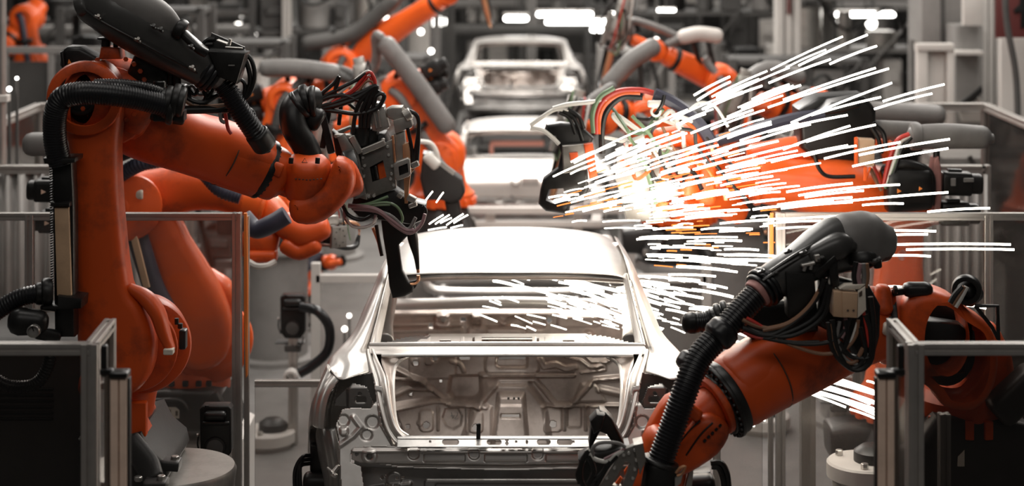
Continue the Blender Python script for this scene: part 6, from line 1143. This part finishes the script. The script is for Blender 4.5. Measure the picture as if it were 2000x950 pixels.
t = thing('portal_frame', 'pale portal frame at upper left behind the energy tube', 'frame', V(P(470, 0, 28).x, 28, 0))
part(t, 'beam', PAINTG, lambda b: b.bar(P(400, 26, 28), P(548, 26, 28), .1, .1)); part(t, 'upright', PAINTG, lambda b: b.bar(V(P(404, 0, 28).x, 28, 0), P(404, 26, 28), .12, .1)); part(t, 'upright', PAINTG, lambda b: b.bar(V(P(545, 0, 28).x, 28, 0), P(545, 26, 28), .1, .1))
t = thing('far_guard_rail', 'blurred grey guard rail across the left background', 'rail', V(P(110, 0, 19).x, 19, 0))
part(t, 'rail', PAINTG, lambda b: b.bar(P(-60, 98, 19), P(250, 98, 19), .07, .07))
for x in (10, 100, 190, 245): part(t, 'post', PAINTG, lambda b: b.bar(V(P(x, 0, 19).x, 19, 0), P(x, 98, 19), .06, .06))
part(t, 'mesh_panel', PAINTD, lambda b: b.bar(P(-60, 300, 19.05), P(245, 300, 19.05), .02, 1.9, V(0, 0, 1)))
t = thing('thin_pole', 'thin grey pole at the left edge of the view', 'pole', V(P(4, 0, 13).x, 13, 0))
part(t, 'shaft', ALU, lambda b: b.cyl(V(P(4, 0, 13).x, 13, 0), V(P(4, 0, 13).x, 13, 4.5), .03)); part(t, 'collar', PAINTW, lambda b: b.box(P(5, 192, 13), (.09, .09, .05)))
t = thing('control_cabinet', 'near black added cabinet darkening the view through the lower left smoked pane', 'cabinet', (P(40, 0, 9.3).x, 9.3, 0))  # invented cabinet, placed to darken what shows through the smoked pane
cx_ = P(30, 0, 9.3).x
part(t, 'carcass', PAINTD, lambda b: b.box((cx_, 9.6, .85), (1.0, .6, 1.7), 0, .02)); dr = part(t, 'door', PAINTD, lambda b: b.box((cx_, 9.29, .85), (.94, .03, 1.6), 0, .008)); part(dr, 'handle', BLACK, lambda b: b.box((cx_+.38, 9.26, 1.0), (.03, .04, .16), 0, .005)); part(dr, 'vent', BLACK, lambda b: [b.box((cx_, 9.268, 1.3+i*.03), (.4, .012, .012)) for i in range(6)])
t = thing('lift_frame', 'white lift frame across the line between the first and second cars', 'frame', V(0.1, 17.7, 0))
for y_, h_ in ((411, .06), (437, .05)): part(t, 'cross_bar', PAINTW, lambda b: b.bar(P(846, y_, 17.7), P(1236, y_, 17.7), .08, h_, V(0, 0, 1)))
for x_ in (850, 958, 1128, 1232): part(t, 'upright', PAINTW, lambda b: b.bar(V(P(x_, 0, 17.7).x, 17.75, 0), P(x_, 408, 17.75), .09, .06))
part(t, 'deck', PAINTW, lambda b: b.box((P(1041, 0, 17.2).x, 16.6, .62), (1.0, 2.0, .04)))
for x_ in (-.25, .45): part(t, 'deck_leg', PAINTG, lambda b: b.box((x_+.1, 16.6, .3), (.12, 1.6, .6)))
t = thing('fixture_bar', 'salmon pink fixture bar inside the second car behind its rear window', 'bar', P(1008, 300, 20.6))
part(t, 'beam', PINKL, lambda b: b.bar(P(958, 280, 20.6), P(1062, 280, 20.6), .06, .06)); part(t, 'end_post', PINKL, lambda b: b.bar(P(960, 280, 20.6), P(960, 302, 20.6), .05, .05))
# machine racks, cabinets filling the hall
rk = random.Random(21)
def rack(label, pxc, Y, w_, h, m, d=.8, n=3):
    X = P(pxc, 0, Y).x; T = thing('machine_rack', label, 'rack', (X, Y, 0))
    for sx in (-1, 1):
        for sy in (0, 1): part(T, 'upright', m, lambda b: b.bar((X+sx*w_/2, Y+sy*d, 0), (X+sx*w_/2, Y+sy*d, h), .09, .09))
    for i in range(n+1):
        z = .3+(h-.35)*i/n; part(T, 'shelf', m, lambda b: b.box((X, Y+d/2, z), (w_, d, .06)))
        if i < n:
            x = -w_/2+.1
            while x < w_/2-.25:
                bw = rk.uniform(.15, .5); bh = rk.uniform(.2, (h-.4)/n*.85); bw = min(bw, w_/2-x-.05); mm = rk.choice((PAINTW, PAINTG, PAINTD, BLACK, GREYTUBE, PAINTG, PAINTD, GUNLT))
                k = rk.random()
                if k < .6: part(T, 'drive_unit', mm, lambda b: [b.box((X+x+bw/2, Y+d*.45, z+.03+bh/2), (bw, d*.7, bh), 0, .02), b.box((X+x+bw/2, Y+.05, z+.03+bh*.6), (bw*.6, .06, bh*.3), 0, .01)])
                else: part(T, 'drum', mm, lambda b: b.cyl((X+x+bw/2, Y+d*.4, z+.03), (X+x+bw/2, Y+d*.4, z+.03+bh), bw*.45))
                x += bw+rk.uniform(.03, .2)
    part(T, 'brace', m, lambda b: b.bar((X-w_/2, Y-.02, .3), (X+w_/2, Y-.02, h), .05, .03))
    part(T, 'cable', BLACK, lambda b: b.tube([(X-w_*.3, Y-.05, h), (X-w_*.1, Y-.1, h-.5), (X+w_*.2, Y-.08, h-.2), (X+w_*.35, Y-.05, h-.9)], .025, 6))
    return T
RK = [('rack of dark machine units at the far left edge', 60, 25, 2.4, 3.3, PAINTD), ('low rack behind the left glazed partition', 95, 17.5, 1.7, 1.6, PAINTG), ('machine rack behind the left front robot elbow', 255, 21, 1.6, 2.7, PAINTD), ('rack between the portal frame legs', 470, 29.5, 1.9, 2.9, PAINTD),
      ('rack behind the black terminal box', 420, 22.6, 1.7, 2.2, PAINTD), ('rack behind the left welding gun', 640, 27, 2.2, 2.9, PAINTD), ('rack left of the farthest car', 755, 30, 1.6, 3.2, PAINTG), ('low rack beside the farthest car, left', 768, 24, .9, 1.9, PAINTD),
      ('low rack beside the farthest car, right', 1245, 24, .9, 2.0, PAINTG), ('rack right of the farthest car under the strip lamps', 1258, 31.5, 1.9, 3.1, PAINTD), ('rack behind the upper right robots', 1390, 27, 2.4, 3.3, PAINTD), ('dark rack left of the maroon-striped column', 1440, 33, 1.7, 3.2, PAINTD),
      ('rack under the long strip lamp at upper right', 1680, 26, 2.1, 2.6, PAINTG), ('far rack behind the spark fan', 1560, 22.4, 1.6, 2.0, PAINTD), ('tall rack between maroon-striped column and white frame', 1690, 34, 2.2, 3.4, PAINTD), ('rack far behind the middle of the line, left half', 930, 41, 1.5, 3.0, PAINTD),
      ('rack far behind the middle of the line, right half', 1090, 38, 1.5, 3.0, PAINTD), ('rack in the far left distance', 330, 35, 3.2, 3.4, PAINTD), ('low rack left of the sensor head with looped hose', 505, 18.2, 1.0, 1.4, PAINTG), ('low rack behind the framed screen left of the car', 735, 22.4, 1.1, 1.5, PAINTG),
      ('low rack right of the car behind the sparks', 1400, 20.5, 1.3, 1.6, PAINTD), ('low rack behind the right smoked fence', 1985, 16.0, 1.4, 1.7, PAINTG), ('low rack behind the right clear fence', 1700, 18.8, 1.1, 1.5, PAINTG), ('rack behind the left clear fence', 300, 16.2, 1.5, 1.6, PAINTG)]
for r_ in RK: rack(*r_)
# cross beams and pipes overhead
for lab, x0, x1, y_, Y, m in (('long grey pipe run across the upper left', -100, 640, 60, 33, PAINTG), ('long beam across the far top of the hall', 600, 1500, 6, 40, PAINTG), ('pale pipe run at upper right', 1400, 2000, 12, 37, PAINTG), ('pipe run behind the farthest car', 700, 1400, 58, 36, PAINTD)):
    b = B(); b.limb([P(x0, y_, Y), P(x1, y_, Y)], [(.12, .1)]*2, pw=4); tag(build('overhead_beam', b, m), lab, 'beam')
# lamps
def tube_lamp(label, cx, cy, wpx, hpx, Y):
    T = thing('strip_lamp', label, 'lamp', P(cx, cy, Y)); h = hpx*Y/F/2
    part(T, 'tube', LAMPM, lambda b: b.limb([P(cx-wpx/2+hpx/2, cy, Y), P(cx+wpx/2-hpx/2, cy, Y)], [(h*.8, h*.8)]*2, ends=.9)); part(T, 'housing', PAINTW, lambda b: b.bar(P(cx-wpx/2, cy-hpx*.7, Y+.03), P(cx+wpx/2, cy-hpx*.7, Y+.03), h*1.5, h*.6)); part(T, 'hanger', PAINTD, lambda b: b.bar(P(cx, cy-hpx, Y+.03), P(cx, cy, Y+.03)+V(0, 0, 2.5), .02, .02))
for a in (('upper strip lamp above the farthest car', 1103, 28, 112, 11, 30), ('lower strip lamp above the farthest car', 1128, 43, 128, 11, 29.5), ('short strip lamp left of the pair above the farthest car', 1008, 36, 50, 13, 30), ('short strip lamp under the pair, right side', 1175, 58, 45, 10, 30),
          ('long strip lamp at upper right', 1690, 28, 120, 12, 27), ('bright strip lamp behind the raised robot arm', 845, 42, 60, 22, 31), ('strip lamp just below the raised robot arm', 812, 64, 48, 16, 31), ('strip lamp at upper right, tilted pair, near one', 1300, 20, 40, 6, 26)): tube_lamp(*a)
def spot(label, cx, cy, r, Y, col=LAMPS):
    T = thing('round_lamp', label, 'lamp', P(cx, cy, Y)); k = r*Y/F
    part(T, 'lens', col, lambda b: b.disc(P(cx, cy, Y), (0, -1, 0), k*.8, .02, .004)); part(T, 'housing', PAINTD, lambda b: b.lathe(P(cx, cy, Y+.01), (0, 1, 0), [(0, k), (.1, k*.9), (.16, k*.4)])); part(T, 'bracket', PAINTD, lambda b: b.bar(P(cx, cy, Y+.12), V(P(cx, cy, Y).x, Y+.12, 5), .03, .03))
for a in (('round lamp farthest left of the upper left lamps', 466, 38, 11, 30), ('round lamp second from the left at upper left', 503, 39, 10, 30.5), ('round lamp left of the pale column', 535, 36, 10, 31), ('small lamp below the two upper left lamps', 504, 68, 7, 31), ('large round lamp right of the slim pale column', 603, 56, 12, 28),
          ('small lamp below the large round lamp', 602, 90, 8, 28.5), ('large lamp left of the raised robot arm', 757, 38, 15, 30), ('small lamp left of the large one by the raised arm', 722, 40, 9, 30), ('lamp right of the strip lamps over the farthest car', 1196, 31, 9, 30), ('lamp above the far right robot wrist', 1218, 48, 8, 29),
          ('lamp under the right end of the long strip lamp', 1702, 46, 12, 27.5), ('lamp under the left end of the long strip lamp', 1645, 42, 12, 27.5), ('faint lamp at the top centre', 712, 4, 9, 33), ('small lamp low by the right background robot', 1282, 78, 5, 24), ('small lamp beside the grey diagonal tube', 842, 100, 6, 23), ('small lamp at the upper end of the grey tube', 822, 62, 6, 27)): spot(*a)
for a in (('tiny pale glint at the left edge, upper one', 33, 153, 3, 13.5), ('tiny pale glint at the left edge, lower one', 18, 174, 4.5, 13.5), ('small glowing dot left of the car, upper one', 682, 617, 4, 15.5), ('small glowing dot left of the car, lower one', 673, 643, 5, 15.5)):  # left-edge glints are glimmers, built as glowing discs on added stalks
    T = thing('glow_dot', a[0], 'lamp', P(a[1], a[2], a[4])); k = a[3]*a[4]/F; part(T, 'lens', LAMPS, lambda b: b.disc(P(a[1], a[2], a[4]), (0, -1, 0), k, .02, .004)); part(T, 'added_stalk', PAINTD, lambda b: b.bar(P(a[1], a[2], a[4]+.03), V(P(a[1], 0, a[4]).x, a[4]+.03, 0), .02, .02))

# ------------------------------------------------------------------ sparks
rs_ = random.Random(3); O2 = (775, 475); SG = []
def streak(x0, y0, x1, y1, Y0, Y1, r, m=None, grp=0, sag=1.5):
    SG.append((x0, y0, x1, y1, Y0, Y1, r, m or SPARKM, grp, sag))
EX = [(1560, 128, 1694, 68), (1621, 125, 1712, 90), (1502, 162, 1622, 116), (1725, 198, 1844, 165), (1708, 213, 1820, 183), (1678, 303, 1855, 272), (1665, 325, 1852, 290), (1812, 414, 1933, 407), (1752, 478, 1974, 478), (1770, 488, 1981, 488), (1655, 370, 1757, 361), (1560, 382, 1700, 364), (1610, 398, 1852, 376),
      (1685, 401, 1764, 398), (1575, 277, 1710, 244), (1530, 292, 1660, 246), (1570, 305, 1672, 285), (1610, 310, 1758, 278), (1500, 210, 1736, 134), (1530, 195, 1710, 133), (1545, 240, 1742, 162), (1585, 225, 1720, 190), (1500, 258, 1655, 225), (1356, 186, 1425, 150), (1362, 196, 1426, 160),
      (1400, 190, 1482, 155), (1405, 200, 1488, 168), (1610, 425, 1660, 424), (1660, 452, 1828, 452), (1640, 464, 1812, 458), (1730, 500, 1817, 501), (1736, 560, 1770, 563)]
LR = [(1545, 757, 1652, 796), (1562, 738, 1712, 786), (1575, 735, 1712, 772), (1580, 733, 1670, 758), (1603, 718, 1640, 732), (1620, 735, 1712, 766), (1633, 743, 1712, 770), (1590, 763, 1712, 800), (1600, 768, 1712, 806), (1578, 765, 1700, 798), (1612, 772, 1712, 812), (1660, 800, 1712, 819), (1592, 748, 1700, 790), (1694, 745, 1712, 751),
      (1449, 819, 1473, 833), (1456, 813, 1476, 823), (1464, 808, 1494, 822), (1886, 597, 1925, 603), (1886, 616, 1915, 624), (1600, 757, 1712, 790)]
SM = [(830, 394, 845, 374), (852, 396, 866, 376), (838, 438, 866, 420), (850, 438, 878, 420), (860, 436, 882, 426), (872, 440, 905, 418), (886, 436, 914, 420), (836, 450, 872, 444), (880, 446, 904, 440)]
for e in EX: streak(*e, 9.7, 9.5, .0062, grp=0)
for e in LR: streak(*e, 9.6, 9.5, .0056, grp=3, sag=1)
for e in SM: streak(*e, 10.2, 10.2, .004, grp=4, sag=.5)
cnt = 0
while cnt < 142:
    a = math.radians(rs_.uniform(-25, 5)); r0 = rs_.triangular(290, 930, 500); L = rs_.uniform(45, 120)*(.5+r0/900)
    x0, y0 = O2[0]+r0*math.cos(a), O2[1]+r0*math.sin(a); x1, y1 = x0+L*math.cos(a), y0+L*math.sin(a)
    if x0 < 1240 and y0 > 415: continue
    if y1 > 532 or x1 > 1700: continue
    if x0 < 1060: continue
    Yq = 10.1-.6*(r0-300)/700+rs_.uniform(-.15, .15); streak(x0, y0, x1, y1, Yq, Yq-.12, rs_.uniform(.0042, .0066), grp=0); cnt += 1
cnt = 0
while cnt < 24:   # low short streaks just above the roof
    x0 = rs_.uniform(1050, 1330); y0 = rs_.uniform(375, 448); a = math.radians(rs_.uniform(-18, -2) if y0 < 420 else rs_.uniform(-5, 2)); L = rs_.uniform(20, 75)
    streak(x0, y0, x0+L*math.cos(a), y0+L*math.sin(a), 10.25, 10.2, rs_.uniform(.003, .0055), grp=0); cnt += 1
cnt = 0
while cnt < 70:   # seen through the rear window and right of the pillar
    x0 = rs_.triangular(930, 1450, 1230); y0 = rs_.uniform(536, 690); a = math.radians(2+ (y0-530)*.12+rs_.uniform(-3, 5)+ (6 if x0 < 1200 else 0)); L = rs_.uniform(30, 95)
    x1, y1 = x0+L*math.cos(a), y0+L*math.sin(a)
    if x0 < 1225 and (y1 > 660 or y0 > 640-(1225-x0)*.3): continue
    if x0 > 1225 and y0 > 560+(x0-1225)*.6: continue
    Yq = rs_.uniform(10.35, 10.7); streak(x0, y0, x1, y1, Yq, Yq-.05, rs_.uniform(.0045, .0075), grp=1 if x0 < 1235 else 2); cnt += 1
GR = [('white-hot spark streak in the wide fan over the robots at right', 'spark streaks fanning over the right robots'), ('white-hot spark streak seen through the rear window opening', 'spark streaks inside the car'), ('white-hot spark streak right of the rear pillar', 'spark streaks right of the pillar'),
      ('white spark streak low at right below the robot arm', 'spark streaks below the right arm'), ('short white spark streak beside the left welding gun tip', 'short spark streaks by the left gun')]
def spark_geo(b, s):
    x0, y0, x1, y1, Y0, Y1, r, m, g, sag = s; A, Z = P(x0, y0, Y0), P(x1, y1, Y1); M_ = (A+Z)/2+V(0, 0, sag*.0028)
    b.tube([A, A.lerp(M_, .5)+V(0, 0, sag*.0008), M_, M_.lerp(Z, .5)+V(0, 0, sag*.0008), Z], r, 6, 2)
ZN = [(lambda x, y: y < 150, 'white-hot spark streak in the top of the fan, above the level grey tubes', 'spark streaks in the top of the fan'), (lambda x, y: x > 1700, 'white-hot spark streak at the right end of the fan, by the grey tubes and motors', 'spark streaks at the right end of the fan'),
      (lambda x, y: y > 415, 'white-hot spark streak skimming low between the roof and the right fence rail', 'low spark streaks beside the roof'), (lambda x, y: x > 1500, 'white-hot spark streak crossing the spark-lit orange arm', 'spark streaks crossing the orange arm'),
      (lambda x, y: y < 290, 'white-hot spark streak above the cabled gun, left half of the fan', 'spark streaks above the cabled gun'), (lambda x, y: x < 1220, 'white-hot spark streak at the left start of the fan, over the black gun', 'spark streaks at the start of the fan')]
UQ = {(1560, 128): 'topmost white-hot spark streak of the whole fan', (1770, 488): 'spark streak reaching farthest right in the fan', (1812, 414): 'lone spark streak crossing the lower black motor at right', (1725, 198): 'spark streak just above the upper grey tube end at right', (1678, 303): 'spark streak ending below the level grey tube, upper of two',
      (1665, 325): 'spark streak ending below the level grey tube, lower of two', (1694, 745): 'short spark streak touching the right light curtain post', (1886, 597): 'short upper spark streak by the black bracket at right', (1886, 616): 'short lower spark streak by the black bracket at right', (1736, 560): 'short spark streak just above the orange elbow at right', (1600, 757): 'spark streak low at right, in the middle of the lower bunch'}
for s in SG:
    b = B(); spark_geo(b, s); o = build('spark', b, s[7], recalc=False); l_, g_ = GR[s[8]]
    if s[8] == 0: l_, g_ = next(((l, g) for f, l, g in ZN if f((s[0]+s[2])/2, (s[1]+s[3])/2)), ('white-hot spark streak in the dense middle of the fan', 'spark streaks in the middle of the fan'))
    if (s[0], s[1]) in UQ: tag(o, UQ[(s[0], s[1])], 'spark')
    else: tag(o, l_, 'spark', g_)
b = B(); bo = B()
for i in range(210):
    a = math.radians(rs_.triangular(-22, 8, -5)); r0 = rs_.uniform(280, 720); L = rs_.uniform(8, 50)
    x0, y0 = O2[0]+r0*math.cos(a), O2[1]+r0*math.sin(a)
    if (x0 < 1240 and y0 > 425) or y0 > 525: continue
    s = (x0, y0, x0+L*math.cos(a), y0+L*math.sin(a), 10.2, 10.15, rs_.uniform(.002, .0042), None, 0, .3); spark_geo(bo if rs_.random() < .5 else b, s)
for i in range(130):
    x0 = rs_.triangular(900, 1420, 1220); y0 = rs_.uniform(538, 640); L = rs_.uniform(8, 40); a = math.radians(rs_.uniform(8, 24)); spark_geo(b, (x0, y0, x0+L*math.cos(a), y0+L*math.sin(a), 10.5, 10.5, rs_.uniform(.002, .004), None, 0, .3))
tag(build('fine_sparks', b, SPARKM, recalc=False), 'countless fine white sparks around the welding fan', 'sparks', kind='stuff'); tag(build('fine_orange_sparks', bo, SPARKO, recalc=False), 'countless fine orange sparks around the welding fan', 'sparks', kind='stuff')
